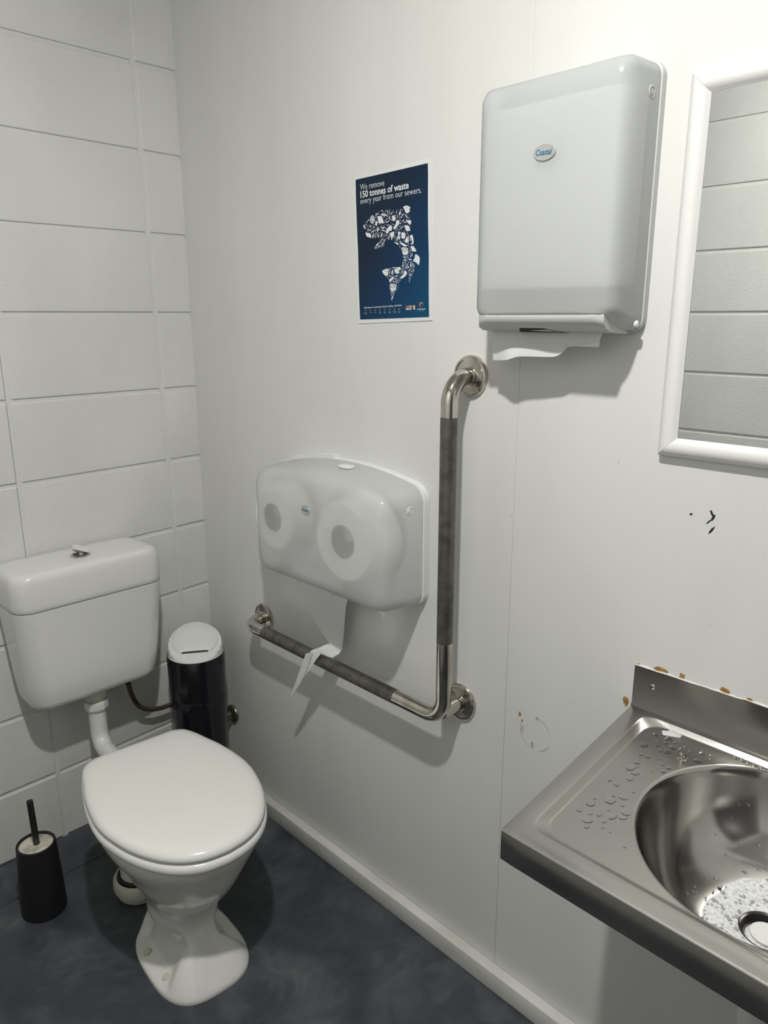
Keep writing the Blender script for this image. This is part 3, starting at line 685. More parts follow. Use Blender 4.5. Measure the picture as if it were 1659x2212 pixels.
oval_badge(twd, (-.1003, -1.2035, 1.6600), (-1, 0, .0), .0195, .0115, (0, -1, -.035), (0, -.035, 1))
st = thing('towel_stack', (-.05, TYC, 1.45), 'stack of folded paper towels inside the frosted dispenser', 'paper towels')
rbox('folded_towels', (-.086, TYC - .116, 1.468), (-.018, TYC + .120, 1.735), .006, 'paper', st)
# the towel hanging out of the slot
pt = thing('paper_towel', (-.05, -1.187, 1.36), 'embossed white paper towel hanging out of the dispenser slot', 'paper towel')
bot = [(-.104, 1.3530), (-.095, 1.3528), (-.075, 1.3540), (-.060, 1.3565), (-.045, 1.3610), (-.020, 1.3622), (.010, 1.3625), (.024, 1.3640), (.036, 1.3705), (.044, 1.3780), (.055, 1.3805), (.080, 1.3805), (.1005, 1.3805)]
v = []; f = []; NS, NZ = 44, 9
for i in range(NS + 1):
    t = i/NS; s0 = lerp(-.105, .1045, t)
    for j in range(NZ + 1):
        k = j/NZ; zb = cinterp(bot, lerp(-.104, .1005, t)); z = lerp(1.4045, zb, k); s = s0 - .004*k*smooth01(.6, 1, t)*1.6
        x = -.050 - .004*math.sin(k*2.4) + .0035*math.sin(t*11 + k*2.2)*k - .010*k*k*math.exp(-((t - .45)/.2)**2) - .006*k*math.exp(-((t - .2)/.1)**2)
        v.append((x, -1.1875 - s, z))
for i in range(NS):
    for j in range(NZ): f.append([i*(NZ + 1) + j, (i + 1)*(NZ + 1) + j, (i + 1)*(NZ + 1) + j + 1, i*(NZ + 1) + j + 1])
mesh('front_ply', v, f, 'towel', pt, angle=80)
# raised hem folded forward on the right
n = 14; v = []; f = []
for i in range(n + 1):
    t = i/n; s = lerp(.030, .1015, t); zb = cinterp(bot, s); 
    for dx, dz in ((-.0505, .0115*smooth01(0, .25, t)), (-.0555, .006*smooth01(0, .2, t)), (-.0565, -.0003)):
        v.append((dx, -1.1875 - s + .003*(dz > .008), zb + dz))
for i in range(n):
    for j in range(2): f.append([i*3 + j, (i + 1)*3 + j, (i + 1)*3 + j + 1, i*3 + j + 1])
mesh('folded_hem', v, f, 'towel', pt, angle=80)

# ================================================================== POSTER
PC = Vector((0, -.7839, 1.5596)); PT = math.radians(2.0)
pu = Vector((0, -math.cos(PT), math.sin(PT))); pv = Vector((0, math.sin(PT), math.cos(PT)))
def PP(a, b, x=-.0014):
    w = .0012*math.sin(b*.022 + .6)*math.exp(-((a - 100)/60)**2) + .0010*math.sin(b*.02)*math.exp(-((a + 100)/60)**2)
    return PC + pu*(a*.001) + pv*(b*.001) + Vector((x - abs(w), 0, 0))
D = {"polys":{"A":[[-78.1,50.3],[-74.9,54.6],[-64.1,60.2],[-49.1,66.9],[-34.3,71.1],[-15.7,72.5],[4.0,70.4],[19.0,66.2],[34.2,69.7],[36.6,59.8],[52.6,57.8],[53.7,47.7],[57.5,40.8],[54.6,34.8],[55.7,22.9],[60.2,16.9],[63.1,-0.8],[64.4,-5.0],[47.0,-4.7],[29.3,-0.2],[7.4,9.4],[-5.1,13.6],[-17.8,18.6],[-35.0,20.4],[-55.5,22.1],[-71.7,28.2],[-72.8,37.1],[-69.5,40.6]],"C":[[-24.9,19.4],[-13.5,16.3],[-16.6,10.9],[-21.1,4.7],[-27.0,2.4],[-35.8,1.8],[-49.8,-0.2],[-47.3,6.4],[-36.8,13.0]],"D":[[19.8,1.2],[29.2,-3.0],[46.9,-6.1],[55.0,-2.8],[69.4,-15.2],[57.3,-17.8],[55.6,-32.5],[63.7,-34.0],[63.3,-48.9],[59.1,-56.1],[53.4,-66.0],[47.7,-74.1],[46.1,-60.7],[45.8,-47.5],[36.3,-44.9],[28.0,-44.3],[25.5,-35.6],[32.7,-25.9],[31.5,-16.3],[27.8,-6.7]],"F":[[-31.7,-43.5],[-27.1,-38.1],[-8.5,-39.5],[0.1,-39.2],[14.3,-38.4],[26.0,-39.4],[41.7,-47.3],[43.5,-55.0],[27.4,-62.3],[21.7,-70.5],[13.1,-73.8],[10.0,-84.2],[4.0,-92.6],[-1.4,-104.4],[-4.5,-88.2],[-6.7,-70.5],[-9.3,-62.6],[-16.2,-54.4],[-27.5,-45.8]]},"big":[[[34.9,70.0],[39.6,71.5],[45.6,71.4],[51.6,69.2],[55.6,66.4],[54.8,64.7],[50.2,63.7],[54.7,62.4],[52.7,59.1],[47.2,56.8],[41.3,59.2],[39.7,64.9]],[[65.4,-18.5],[70.6,-20.9],[75.8,-24.1],[77.7,-29.7],[76.2,-35.2],[74.8,-41.0],[70.3,-37.0],[65.0,-33.3],[58.3,-31.8],[63.8,-25.7]],[[-36.8,62.9],[-30.4,61.5],[-24.7,61.5],[-21.3,55.9],[-19.3,50.9],[-18.1,46.1],[-25.2,48.1],[-32.5,46.9],[-35.0,54.8]],[[4.3,58.8],[8.4,57.6],[13.2,56.8],[14.1,52.5],[14.3,47.8],[10.2,48.8],[5.9,47.0],[5.1,53.6]],[[37.2,36.8],[44.0,35.6],[49.4,35.4],[52.6,29.6],[54.4,23.9],[49.1,25.4],[43.7,24.2],[40.5,30.0]],[[29.4,25.3],[35.5,23.4],[40.9,22.6],[40.1,16.3],[37.9,11.0],[33.2,12.9],[29.1,12.8]],[[-4.7,26.7],[2.5,27.3],[9.5,28.9],[9.6,24.2],[9.9,20.5],[5.6,18.1],[1.9,11.8],[0.7,18.6]],[[27.9,-3.9],[32.7,-3.5],[37.5,-3.8],[42.8,-5.1],[46.9,-7.0],[46.5,-13.0],[45.9,-17.6],[39.8,-18.2],[32.9,-17.5],[29.8,-10.5]],[[-6.7,-70.5],[-1.6,-69.7],[3.4,-69.8],[8.9,-70.8],[13.2,-72.3],[11.6,-77.6],[10.0,-83.2],[2.2,-83.7],[-5.0,-82.3]],[[53.0,-2.6],[58.4,-3.5],[63.0,-5.4],[66.9,-10.3],[69.4,-15.2],[63.5,-13.7],[57.4,-14.5]],[[-8.6,-61.7],[-1.9,-58.3],[5.3,-55.0],[6.5,-58.9],[0.7,-62.9],[-5.8,-66.7]],[[-28.1,-43.7],[-21.4,-40.9],[-14.2,-39.5],[-6.4,-41.6],[-7.5,-44.4],[-13.0,-45.0],[-8.8,-47.2],[-11.9,-53.7],[-19.1,-53.2]],[[7.0,-45.5],[9.9,-42.0],[14.2,-39.4],[26.0,-39.4],[23.8,-45.9],[16.8,-46.3],[21.7,-47.6],[20.8,-51.4],[12.4,-51.7]],[[-14.4,31.5],[-8.5,37.4],[1.6,41.9],[4.9,36.9],[2.5,29.6],[-3.0,32.1],[-8.2,26.1],[-12.5,26.7]],[[7.0,36.7],[14.0,39.5],[17.1,49.3],[24.0,47.6],[25.2,41.9],[19.5,37.0],[12.5,33.2],[8.9,31.7]],[[21.3,7.1],[32.2,5.1],[43.0,-0.7],[43.6,-3.5],[33.4,-1.2]],[[7.4,9.4],[14.4,7.8],[23.9,2.7],[18.4,2.3]],[[19.1,26.8],[27.4,26.0],[25.9,22.4],[23.8,19.9],[26.9,12.1],[19.3,12.4],[21.0,19.3]],[[53.5,16.6],[59.5,17.4],[62.0,8.4],[62.4,0.1],[53.8,-0.8],[58.6,4.3],[56.7,10.8],[52.1,12.2]],[[37.8,9.1],[41.9,11.4],[44.1,17.7],[47.3,10.0],[51.3,7.7],[47.2,5.4],[43.0,3.0],[39.1,5.2]],[[-27.3,65.1],[-18.8,65.0],[-11.8,63.2],[-10.5,59.2],[-16.1,60.9],[-24.6,62.4]],[[-44.7,48.3],[-41.8,49.8],[-43.0,55.6],[-39.5,52.4],[-35.7,53.9],[-36.7,48.3],[-39.1,43.3]],[[-72.8,37.1],[-65.4,33.3],[-58.0,33.4],[-55.4,22.6],[-61.4,24.7],[-70.2,27.6]],[[-78.1,50.3],[-74.4,51.2],[-73.0,45.8],[-71.8,40.8],[-76.9,45.2]],[[-40.2,34.4],[-34.0,42.7],[-32.1,37.3],[-36.0,33.0]],[[22.7,-59.1],[33.2,-54.2],[34.8,-46.7],[41.6,-48.2],[43.5,-54.0],[35.9,-59.1],[27.4,-62.3]],[[40.9,46.5],[48.3,44.6],[56.3,43.8],[57.2,39.9],[54.6,34.8],[48.1,39.2]]],"eye":[[-50.9,57.6],[-57.6,58.3],[-50.6,65.6]],"drips":[[[32.9,-17.9],[33.4,-26.8]],[[35.7,-18.2],[35.6,-29.9]],[[38.4,-18.4],[37.8,-38.4]],[[41.1,-18.6],[40.8,-30.2]],[[43.9,-18.4],[43.8,-28.6]],[[-4.3,-83.3],[-4.2,-89.2]],[[-1.4,-83.5],[-1.5,-95.2]],[[0.7,-83.6],[-1.3,-104.4]],[[2.9,-83.8],[2.0,-100.2]],[[5.0,-83.9],[4.3,-92.6]],[[7.1,-83.5],[6.4,-88.8]],[[13.1,-73.8],[10.6,-87.1]],[[18.8,-72.2],[12.1,-84.3]]],"blue":[[-97.5,139.6],[101.0,137.5],[99.6,-138.0],[-97.7,-136.0]],"t":[[[-83.6,117.4],[-14.0,116.0]],[[-83.1,103.0],[52.3,101.3]],[[-83.7,91.2],[85.1,88.7]]],"small":[[-83.2,-114.2],[26.3,-115.5]],"icons":[[-79.4,-118.6],[-64.8,-118.7],[-50.4,-118.9],[-36.2,-119.0],[-22.2,-119.2],[-8.3,-119.4],[5.4,-119.5],[18.9,-119.6]],"logo":[[37.2,-116.0],[64.0,-115.5],[37.6,-122.6],[63.8,-122.7]],"sw":[[79.5,-114.1],[73.6,-113.8],[79.6,-109.0]],"sub":[[68.9,-122.7],[91.4,-123.1]],"sheet":[[-103.0,143.4],[108.0,143.8],[106.6,-144.4],[-103.9,-144.2]]}
ps = thing('poster', tuple(PC), 'blue waste-in-sewers poster with a white fish, taped to the wall', 'poster')
def sheet(name, corners, x, mat, parent, back=None, nu=10, nv=24):
    (a, b, c, d) = corners; v = []; f = []
    for i in range(nu + 1):
        for j in range(nv + 1):
            s, t = i/nu, j/nv; p = [lerp(lerp(d[k], c[k], s), lerp(a[k], b[k], s), t) for k in (0, 1)]
            v.append(PP(p[0], p[1], x))
    for i in range(nu):
        for j in range(nv): f.append([i*(nv + 1) + j, (i + 1)*(nv + 1) + j, (i + 1)*(nv + 1) + j + 1, i*(nv + 1) + j + 1])
    if back is not None:
        n0 = len(v); v += [Vector((back, q.y, q.z)) for q in v]
        f += [[n0 + q for q in reversed(g)] for g in list(f)]
        for i in range(nu):
            for j in (0, nv): f.append([i*(nv + 1) + j, (i + 1)*(nv + 1) + j, n0 + (i + 1)*(nv + 1) + j, n0 + i*(nv + 1) + j])
        for j in range(nv):
            for i in (0, nu): f.append([i*(nv + 1) + j, i*(nv + 1) + j + 1, n0 + i*(nv + 1) + j + 1, n0 + i*(nv + 1) + j])
    return mesh(name, v, f, mat, parent, angle=50)
sheet('laminated_sheet', D['sheet'], -.0012, 'poster_white', ps, back=-.0002)
bp = sheet('blue_print', D['blue'], -.0016, 'poster_blue', ps)
def flat(name, polys, mat, x=-.0020):
    v = []; f = []
    for p in polys:
        n = len(v); v += [PP(a, b, x) for a, b in p]; f.append([n + i for i in range(len(p))])
    return mesh(name, v, f, mat, bp, smooth=False, kind='stuff' if len(polys) > 1 else None)
for body, ((a0, b0), (a1, b1)), bold, hs in (('We remove', D['t'][0], -.006, 1.15), ('150 tonnes of waste', D['t'][1], .022, 1.05), ('every year from our sewers.', D['t'][2], -.006, 1.1)):
    k = Vector((a1 - a0, b1 - b0)); eu_ = (pu*k.x + pv*k.y).normalized()
    place_text('print_lettering', body, PP(a0, b0, -.0022), k.length*.001, eu_, pv, 'print_white', bp, bold=bold, hscale=hs)
(a0, b0), (a1, b1) = D['small']
place_text('print_lettering', "Help keep our wastewater system working - don't flush", PP(a0, b0, -.0021), (a1 - a0)*.001, pu, pv, 'print_white', bp, bold=.01, hscale=1.05)
def inside(p, poly):
    x, y = p; r = False
    for (x0, y0), (x1, y1) in zip(poly, poly[1:] + poly[:1]):
        if (y0 > y) != (y1 > y) and x < (x1 - x0)*(y - y0)/(y1 - y0) + x0: r = not r
    return r
big = [[tuple(q) for q in p] for p in D['big']]
def rounded(p):                       # one round of corner cutting
    out = []
    for (a, b), (c, d) in zip(p, p[1:] + p[:1]): out += [(a*.75 + c*.25, b*.75 + d*.25), (a*.25 + c*.75, b*.25 + d*.75)]
    return out
rg = random.Random(11); fish = [rounded(p) for p in big]
ex, ey = D['eye'][0]; ea, eb = abs(D['eye'][1][0] - ex), abs(D['eye'][2][1] - ey)
occ = []
def ell(cx, cy, a, b, rot=0, n=14): return [(cx + a*math.cos(t)*math.cos(rot) - b*math.sin(t)*math.sin(rot), cy + a*math.cos(t)*math.sin(rot) + b*math.sin(t)*math.cos(rot)) for t in (2*math.pi*i/n for i in range(n))]
def ringpoly(cx, cy, a, b, k, n=20):
    o, i_ = ell(cx, cy, a, b, 0, n), ell(cx, cy, a*k, b*k, 0, n); return [[o[i], o[(i + 1) % n], i_[(i + 1) % n], i_[i]] for i in range(n)]
fish += ringpoly(ex, ey, ea, eb, .82) + ringpoly(ex, ey, ea*.72, eb*.72, .78) + [ell(ex, ey, ea*.42, eb*.42)]
def clear(p, m):
    if abs(p[0] - ex) < ea + m and abs(p[1] - ey) < eb + m: return False
    for q in big:
        if inside(p, q): return False
        for (x0, y0), (x1, y1) in zip(q, q[1:] + q[:1]):
            l2 = (x1 - x0)**2 + (y1 - y0)**2 + 1e-9; t = max(0, min(1, ((p[0] - x0)*(x1 - x0) + (p[1] - y0)*(y1 - y0))/l2))
            if math.hypot(p[0] - x0 - t*(x1 - x0), p[1] - y0 - t*(y1 - y0)) < m: return False
    return all(math.hypot(p[0] - o[0], p[1] - o[1]) > m + o[2] for o in occ)
regs = {k: [tuple(q) for q in p] for k, p in D['polys'].items()}
for size, tries in ((5.2, 900), (3.6, 1500), (2.4, 2400), (1.4, 3200)):
    for _ in range(tries):
        p = rg.choice(list(regs.values())); xs = [q[0] for q in p]; ys = [q[1] for q in p]
        c = (rg.uniform(min(xs), max(xs)), rg.uniform(min(ys), max(ys)))
        if not inside(c, p): continue
        rot = rg.uniform(0, math.pi); kind = rg.random(); hl = size*rg.uniform(.75, 1.1); hw = hl*rg.uniform(.18, .34)
        dots = [(c[0] + hl*.75*t*math.cos(rot), c[1] + hl*.75*t*math.sin(rot)) for t in (-1, -.5, 0, .5, 1)]
        if not all(inside(d, p) and clear(d, hw + .45) for d in dots): continue
        occ += [(d[0], d[1], hw) for d in dots]
        if kind < .35: fish.append(ell(*c, hl, hw, rot))
        elif kind < .6: fish.append([(c[0] + a*math.cos(rot) - b*math.sin(rot), c[1] + a*math.sin(rot) + b*math.cos(rot)) for a, b in ((-hl, -hw*.6), (hl, -hw*.6), (hl, hw*.6), (-hl, hw*.6))])
        elif kind < .8:
            fish.append([(c[0] + a*math.cos(rot) - b*math.sin(rot), c[1] + a*math.sin(rot) + b*math.cos(rot)) for a, b in ((-hl, -hw), (-hl*.2, -hw*1.1), (hl*.3, -hw*.4), (hl, -hw*.4), (hl, hw*.4), (hl*.3, hw*.4), (-hl*.2, hw*1.1), (-hl, hw))])
        else:
            cr = []
            for i in range(9): t = -1.2 + 2.4*i/8; cr.append((hl*math.sin(t), hl*.55*(math.cos(t) - .6)))
            for i in range(9): t = 1.2 - 2.4*i/8; cr.append((hl*math.sin(t)*.9, hl*.55*(math.cos(t) - .6) - hw*1.3*math.cos(t/1.2*math.pi/2)))
            fish.append([(c[0] + a*math.cos(rot) - b*math.sin(rot), c[1] + a*math.sin(rot) + b*math.cos(rot)) for a, b in cr])
flat('fish_emblem', fish, 'print_white')
# pale details: drips below the two cups, ellipses of the cup rims
dr = []
for (a, b), (c, d) in D['drips']: dr.append([(a - .45, b), (a + .45, b), (c + .3, d), (c - .3, d)])
flat('drip_lines', dr, 'print_pale', -.0019)
det = []
for q in (big[7], big[8]):
    xs = [p[0] for p in q]; ys = [p[1] for p in q]; w = max(xs) - min(xs)
    det += ringpoly((max(xs) + min(xs))/2, max(ys) - w*.27, w*.38, w*.14, .80)
for q in (big[0], big[11], big[12]):
    xs = [p[0] for p in q]; ys = [p[1] for p in q]; det.append(ell((max(xs) + min(xs))/2, lerp(max(ys), min(ys), .28), 1.5, .7, .2))
flat('emblem_detail', det, M['poster_blue'], -.0024)
for i, (a, b) in enumerate(D['icons']):
    flat('icon', [[(a - .6, b - 1.2), (a + .5, b - 1.2), (a + .6, b + 1.1), (a - .4, b + 1.3)]], 'print_white')
    rr_ = random.Random(i); w = rr_.uniform(3.2, 5.4)
    flat('icon_caption', [[(a - w*.9, b - 5.0), (a + w*.9, b - 5.0), (a + w*.9, b - 4.0), (a - w*.9, b - 4.0)]] + ([] if i in (1, 2) else [[(a - w*.7, b - 7.2), (a + w*.7, b - 7.2), (a + w*.7, b - 6.2), (a - w*.7, b - 6.2)]]), 'print_pale')
(a0, b0), (a1, b1), (a2, b2), (a3, b3) = D['logo']
cs = ('red', 'orange', 'orange', 'poster_white', 'green', 'yellow', 'yellow')
for i, cc_ in enumerate(cs):
    u0, u1 = lerp(a0, a1, i/7), lerp(a0, a1, (i + .88)/7); flat('logo_bar', [[(u0, b0 - 1), (u1, b0 - 1), (u1, b0 + 1.6), (u0, b0 + 1.6)]], cc_)
place_text('print_lettering', 'we lo', PP(a2, b2 + .2, -.0022), .0158, pu, pv, 'print_white', bp, bold=.03, hscale=1.25)
flat('logo_heart', [[(a2 + 19.0, b2 + 4.3), (a2 + 17.0, b2 + 2.6), (a2 + 17.4, b2 + 5.2), (a2 + 18.4, b2 + 5.6), (a2 + 19.0, b2 + 5.0), (a2 + 19.7, b2 + 5.6), (a2 + 20.8, b2 + 5.2), (a2 + 21.0, b2 + 2.6), (a2 + 19, b2)]], 'red')
place_text('print_lettering', 'e', PP(a2 + 21.6, b2 + .2, -.0022), .0042, pu, pv, 'print_white', bp, bold=.03, hscale=1.25)
(sx, sy), (sa, _), (_, sb) = D['sw']; ra, rb = abs(sa - sx), abs(sb - sy)*1.1
def arcpoly(t0, t1, k0, k1, n=10):
    o = [(sx + ra*k1*math.cos(lerp(t0, t1, i/n)), sy + rb*k1*math.sin(lerp(t0, t1, i/n))) for i in range(n + 1)]
    return o + [(sx + ra*k0*math.cos(lerp(t1, t0, i/n)), sy + rb*k0*math.sin(lerp(t1, t0, i/n))) for i in range(n + 1)]
flat('logo_swirl', [arcpoly(math.radians(110), math.radians(265), .62, .95)], 'red'); flat('logo_swirl', [arcpoly(math.radians(35), math.radians(105), .55, .85)], 'yellow')
flat('logo_swirl', [arcpoly(math.radians(-30), math.radians(35), .75, .95)], 'green'); flat('logo_swirl', [arcpoly(math.radians(120), math.radians(230), .45, .58)], 'poster_white')
(a0, b0), (a1, b1) = D['sub']
flat('logo_caption', [[(lerp(a0, a1, i/9), b0 - .2), (lerp(a0, a1, (i + .75)/9), b0 - .2), (lerp(a0, a1, (i + .75)/9), b0 + 1.3), (lerp(a0, a1, i/9), b0 + 1.3)] for i in range(9)], 'print_white')
flat('logo_caption', [[(a0 + 5, b0 - 3.0), (a1 - 4, b0 - 3.0), (a1 - 4, b0 - 2.2), (a0 + 5, b0 - 2.2)]], 'print_pale')

# ================================================================== MIRROR
mr = thing('wall_mirror', (0, -1.61, 1.48), 'wall mirror in a white mitred frame above the steel basin', 'mirror')
MO = (-1.3750, -1.845, 1.2185, 1.7485)      # outer left, right, bottom, top
FWD = .0285
fp_ = [(.0002, 0), (.0085, 0), (.0135, .0035), (.0165, .0095), (.017, .0145), (.0155, .0200), (.0125, .0245), (.0095, .0270), (.0085, FWD), (.0002, FWD)]
def frame_piece(p, q, inw):
    p, q, inw = Vector(p), Vector(q), Vector(inw); d = (q - p).normalized()
    a = [p + inw*w + d*w + Vector((-h, 0, 0)) for h, w in fp_]; b = [q + inw*w - d*w + Vector((-h, 0, 0)) for h, w in fp_]
    a = [v_ + d*.00015 for v_ in a]; b = [v_ - d*.00015 for v_ in b]
    MB().loft([a, b]).build('frame_rail', 'frame', mr, angle=45)
y0, y1, z0, z1 = MO
frame_piece((0, y0, z0), (0, y0, z1), (0, -1, 0)); frame_piece((0, y0, z1), (0, y1, z1), (0, 0, -1))
frame_piece((0, y1, z1), (0, y1, z0), (0, 1, 0)); frame_piece((0, y1, z0), (0, y0, z0), (0, 0, 1))
rbox('glass', (-.0075, y1 + FWD - .002, z0 + FWD - .002), (-.002, y0 - FWD + .002, z1 - FWD + .002), 0, 'mirror', mr)

# ================================================================== STAINLESS HAND BASIN
SZ, TZ = .785, .7775                 # rim and tray level
OX, OY0, OY1 = -.4225, -1.3665, -1.96
BCX, BCY, BR_ = -.1945, -1.6695, .1795
bas = thing('hand_basin', (-.2, -1.66, .74), 'stainless steel hand basin with round bowl below the mirror', 'basin')
def skew(p):
    t = max(0, min(1, (p[1] + 1.68)/.30)); return Vector((p[0], p[1] + .092*p[0]*t*t, p[2]))
NA2 = 288
def rect_ray(a, x0, x1, y0, y1, r):
    """distance from bowl centre to a rounded rectangle along angle a (bisection)"""
    c, s = math.cos(a), math.sin(a)
    def sd(t):
        x, y = BCX + t*c, BCY + t*s; qx = abs(x - (x0 + x1)/2) - (x1 - x0)/2 + r; qy = abs(y - (y0 + y1)/2) - (y1 - y0)/2 + r
        return math.hypot(max(qx, 0), max(qy, 0)) + min(max(qx, qy), 0) - r
    lo, hi = 0, 1.2
    for _ in range(40):
        m_ = (lo + hi)/2
        if sd(m_) > 0: hi = m_
        else: lo = m_
    return lo
angs = sorted([2*math.pi*i/NA2 for i in range(NA2)])
for cx, cy in ((OX, OY0), (OX, OY1), (-.0015, OY0), (-.0015, OY1)):       # snap to the corners
    a = math.atan2(cy - BCY, cx - BCX) % (2*math.pi); i = min(range(NA2), key=lambda k: abs(angs[k] - a)); angs[i] = a
def rring(x0, x1, y0, y1, r, z): return [skew((BCX + t*math.cos(a), BCY + t*math.sin(a), z)) for a in angs for t in (rect_ray(a, x0, x1, y0, y1, r),)]
def cring2(r, z, k=1): return [skew((BCX + r*math.cos(a), BCY + r*math.sin(a), z)) for a in angs]
def xr(d, z, r): return rring(OX + d, -.0015 - d*.55, OY1 + d, OY0 - d, r, z)
apron = [xr(.0018, SZ - .044, .003), xr(.0, SZ - .0445, .003), xr(0, SZ - .043, .003), xr(0, SZ - .0032, .003), xr(.0003, SZ - .0020, .003)]
MB().loft(apron, (False, False)).build('apron', 'steel_dark', bas, angle=35)
tray = [xr(.0003, SZ - .0020, .003), xr(.0011, SZ - .0007, .003), xr(.003, SZ, .004), xr(.0295, SZ, .02), xr(.0310, SZ - .0004, .022), xr(.0325, SZ - .0014, .024), xr(.0415, TZ + .0010, .033), xr(.0435, TZ + .0001, .035), xr(.0455, TZ, .036)]
outer = tray[-1]; lipR = BR_ + .006
lip = cring2(lipR, TZ - .0002)
for t in (.25, .5, .75):
    tray.append([o.lerp(q, t) for o, q in zip(outer, lip)])
tray.append(lip)
tr = MB().loft(tray, (False, False)).build('tray', 'steel', bas, angle=35)
BD = .127
bowlp = [(lipR, TZ - .0002), (BR_ + .003, TZ - .0006), (BR_ + .0005, TZ - .0022), (BR_ - .0015, TZ - .006), (BR_ - .004, TZ - .016), (BR_ - .009, TZ - .034), (BR_ - .017, TZ - .056), (BR_ - .030, TZ - .080), (BR_ - .050, TZ - .101), (BR_ - .076, TZ - .1155), (BR_ - .105, TZ - .1225), (.05, TZ - .1255), (.040, TZ - .1265), (.0345, TZ - .1275), (.0325, TZ - .1295), (.0315, TZ - .135)]
MB().loft([cring2(r, z) for r, z in bowlp], (False, False)).build('bowl', 'steel_bowl', bas, angle=80)
dw = MB().lathe([(.0345, -.1268), (.0352, -.1262), (.0340, -.1258), (.0315, -.1275), (.0300, -.134), (.0285, -.1365), (.0, -.1365)], (BCX, BCY, TZ), 48, caps=(False, False)).build('drain', 'gun', bas)
for i in range(7):
    a = 2*math.pi*i/6; r = 0 if i == 6 else .016
    MB().lathe([(.0045, 0), (.0045, .0004), (.0005, .0004)], (BCX + r*math.cos(a), BCY + r*math.sin(a), TZ - .1363), 14).build('drain_hole', 'dark', dw)
# underside skin of the bowl so the basin is solid from below
MB().loft([cring2(BR_ + .004, TZ - .004), cring2(BR_ - .004, TZ - .036), cring2(BR_ - .026, TZ - .083), cring2(BR_ - .072, TZ - .119), cring2(.05, TZ - .130), cring2(.03, TZ - .136)], (False, False)).build('bowl_underside', 'steel', bas, angle=80)
MB().tube([(BCX, BCY, TZ - .13), (BCX, BCY, .50), (BCX + .012, BCY, .468), (BCX + .045, BCY, .455), (-.001, BCY, .455)], .0205, 24).build('waste_pipe', 'pvc', bas)
MB().lathe([(.045, 0), (.045, .003), (.040, .007), (.022, .009)], (0, BCY, .455), 36, axis=(-1, 0, 0)).build('pipe_flange', 'pvc', bas)
# upstand against the wall
up_ = [(-.0012, OY0 - .0005), (-.0036, OY0 - .0005)]
zt0, zt1 = .8575, .864
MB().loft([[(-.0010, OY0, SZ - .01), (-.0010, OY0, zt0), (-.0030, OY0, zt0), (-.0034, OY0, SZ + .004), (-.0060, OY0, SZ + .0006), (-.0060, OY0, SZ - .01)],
           [(-.0010, OY1, SZ - .01), (-.0010, OY1, zt1 + .004), (-.0030, OY1, zt1 + .004), (-.0034, OY1, SZ + .004), (-.0060, OY1, SZ + .0006), (-.0060, OY1, SZ - .01)]]).build('upstand', 'steel_up_darkened', bas, angle=50)
for y in (-1.4006, -1.88):
    s_o = MB().lathe([(.0052, -.001), (.0052, .0005), (.0042, .0018), (.002, .0024)], (-.0030, y, .8300), 20, axis=(-1, 0, 0)).build('screw', 'chrome', bas)
    rbox('screw_slot', (-.0057, y - .0035, .8296), (-.0050, y + .0035, .8304), 0, 'dark', s_o)
MB().lathe([(.0085, 0), (.0085, .0012), (.0065, .0028), (.0052, .0030), (.0052, .0115), (.0045, .0125), (.001, .0125)], tuple(skew((-.0905, -1.4925, TZ))), 28).build('stud', 'chrome', bas)
# sealant bead and bits of paint along the upstand
rg = random.Random(21); pth = [(-.001, lerp(OY0, OY1, i/60), lerp(zt0, zt1 + .004, i/60) + .0005 + rg.uniform(-.0008, .0008)) for i in range(61)]
MB().tube(pth, [rg.uniform(.0008, .0022) for _ in pth], 8).build('sealant_bead', 'seal', bas)
rbox('wall_bracket', (-.34, -1.93, .725), (-.0006, -1.90, .7395), .001, 'steel', bas, seg=1)

# soap foam, water, scrap of paper
def bowl_z(r):
    tab = sorted([(q, z) for q, z in bowlp[3:]]); return interp(tab, r)
fo = MB(); nr_, na_ = 16, 72
rg = random.Random(4)
ph = [rg.uniform(0, 6.28) for _ in range(4)]
rings_ = []
for i in range(nr_ + 1):
    ring = []
    for j in range(na_):
        a = 2*math.pi*j/na_; R_ = .083 + .006*math.sin(2*a + ph[0]) + .004*math.sin(3*a + ph[1]) + .0015*math.sin(7*a + ph[2])
        r = lerp(.0345, R_, i/nr_); e = .0025*math.sin(math.pi*min(1, (i/nr_)*.92 + .08))**.5
        ring.append((BCX + r*math.cos(a), BCY + r*math.sin(a), bowl_z(r) + (.0002 if i in (nr_,) else e)))
    rings_.append(ring)
fo.loft([[(BCX - .004 + r*math.cos(2*math.pi*j/40)*(1 + .12*math.sin(3*j)), BCY + .004 + r*math.sin(2*math.pi*j/40), TZ - z) for j in range(40)] for r, z in ((.021, .1362), (.0205, .1345), (.015, .1335), (.005, .1330))], (False, True))
foam = fo.loft(rings_, (False, False)).build('soap_foam', 'foam', None, loc=(BCX, BCY, TZ - .12), kind='stuff')
tag(foam, 'white bubbly soap foam pooled round the basin drain', 'foam')
def drop(mb, c, rx, ry, h, nrm=(0, 0, 1), rot=0):
    q = Vector((0, 0, 1)).rotation_difference(Vector(nrm).normalized()); n = 12
    k = [rg.uniform(.8, 1.2) for _ in range(n)]
    R3 = [[Vector(c) + q @ Vector((rx*s*k[i]*math.cos(2*math.pi*i/n + rot), ry*s*k[i]*math.sin(2*math.pi*i/n + rot), z)) for i in range(n)] for s, z in ((1, -.0001), (.93, h*.45), (.7, h*.85), (.3, h))]
    mb.loft(R3, (True, True))
bub = MB()
for _ in range(150):
    a, r = rg.uniform(0, 6.28), rg.uniform(.037, .080); s = rg.choice((.0012, .0016, .0022, .003))
    drop(bub, (BCX + r*math.cos(a), BCY + r*math.sin(a), bowl_z(r) + .0020), s, s, s*.8)
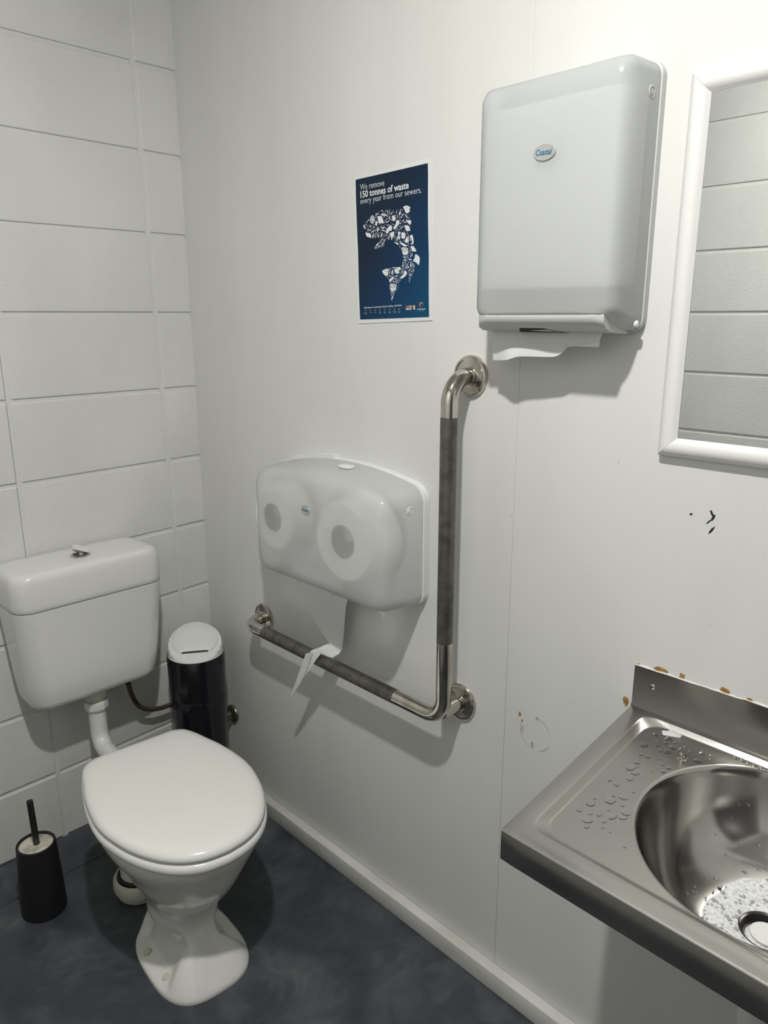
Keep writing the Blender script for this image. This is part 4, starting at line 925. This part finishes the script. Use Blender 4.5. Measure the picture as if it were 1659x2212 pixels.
bub.build('bubbles', simple('bubble_film', (.35, .36, .37), .08, spec=.8), foam, kind='stuff')
wd = MB(); spots = []
for _ in range(110):                                   # tray: mostly beside and behind the bowl
    for _t in range(40):
        x, y = rg.uniform(-.34, -.045), rg.uniform(-1.72, -1.43)
        if math.hypot(x - BCX, y - BCY) > lipR + .006 and (y - BCY) > .02 and rg.random() < (1 if x > -.16 else .45) and math.hypot(x + .0905, y + 1.4925) > .022: break
    else: continue
    s = rg.choice((.0016, .002, .003, .0045, .006))
    if any(math.hypot(x - q[0], y - q[1]) < .010 for q in spots): continue
    spots.append((x, y))
    drop(wd, tuple(skew((x, y, TZ + .0001))), s*rg.uniform(.8, 1.7), s, .0004, rot=rg.uniform(0, 3))
for _ in range(16):
    y = rg.uniform(-1.78, -1.55); drop(wd, (-.030, y, TZ + .0010), rg.uniform(.002, .004), rg.uniform(.002, .004), .0012)
for _ in range(120):
    a = rg.uniform(-.4, 3.4) + .2; r = rg.uniform(.09, BR_ - .006)
    dz = (bowl_z(r + .002) - bowl_z(r - .002))/.004; nrm = Vector((-dz*math.cos(a), -dz*math.sin(a), 1))
    s = rg.uniform(.0009, .0024)
    drop(wd, (BCX + r*math.cos(a), BCY + r*math.sin(a), bowl_z(r)), s, s*rg.uniform(1, 1.6), s*.6, nrm)
wo = wd.build('water_droplets', 'water', None, loc=(BCX, BCY, TZ), kind='stuff')
tag(wo, 'clear water droplets splashed over the steel tray and bowl', 'water')
sc = skew((-.0350, -1.4525, TZ))
v = [(sc.x + a, sc.y + b, TZ + .0004 + c) for a, b, c in ((-.012, .010, 0), (-.004, .016, .002), (.004, .009, .001), (.010, .006, .003), (.006, -.013, .001), (-.006, -.015, .003), (-.009, -.003, .0015))]
ctr = (sc.x, sc.y - .001, TZ + .004)
s_ = mesh('paper_scrap', v + [ctr], [[i, (i + 1) % 7, 7] for i in range(7)], 'thin_paper', None, smooth=False, loc=tuple(sc))
tag(s_, 'small torn scrap of white tissue on the steel tray', 'paper scrap')
bpy.context.view_layer.update()
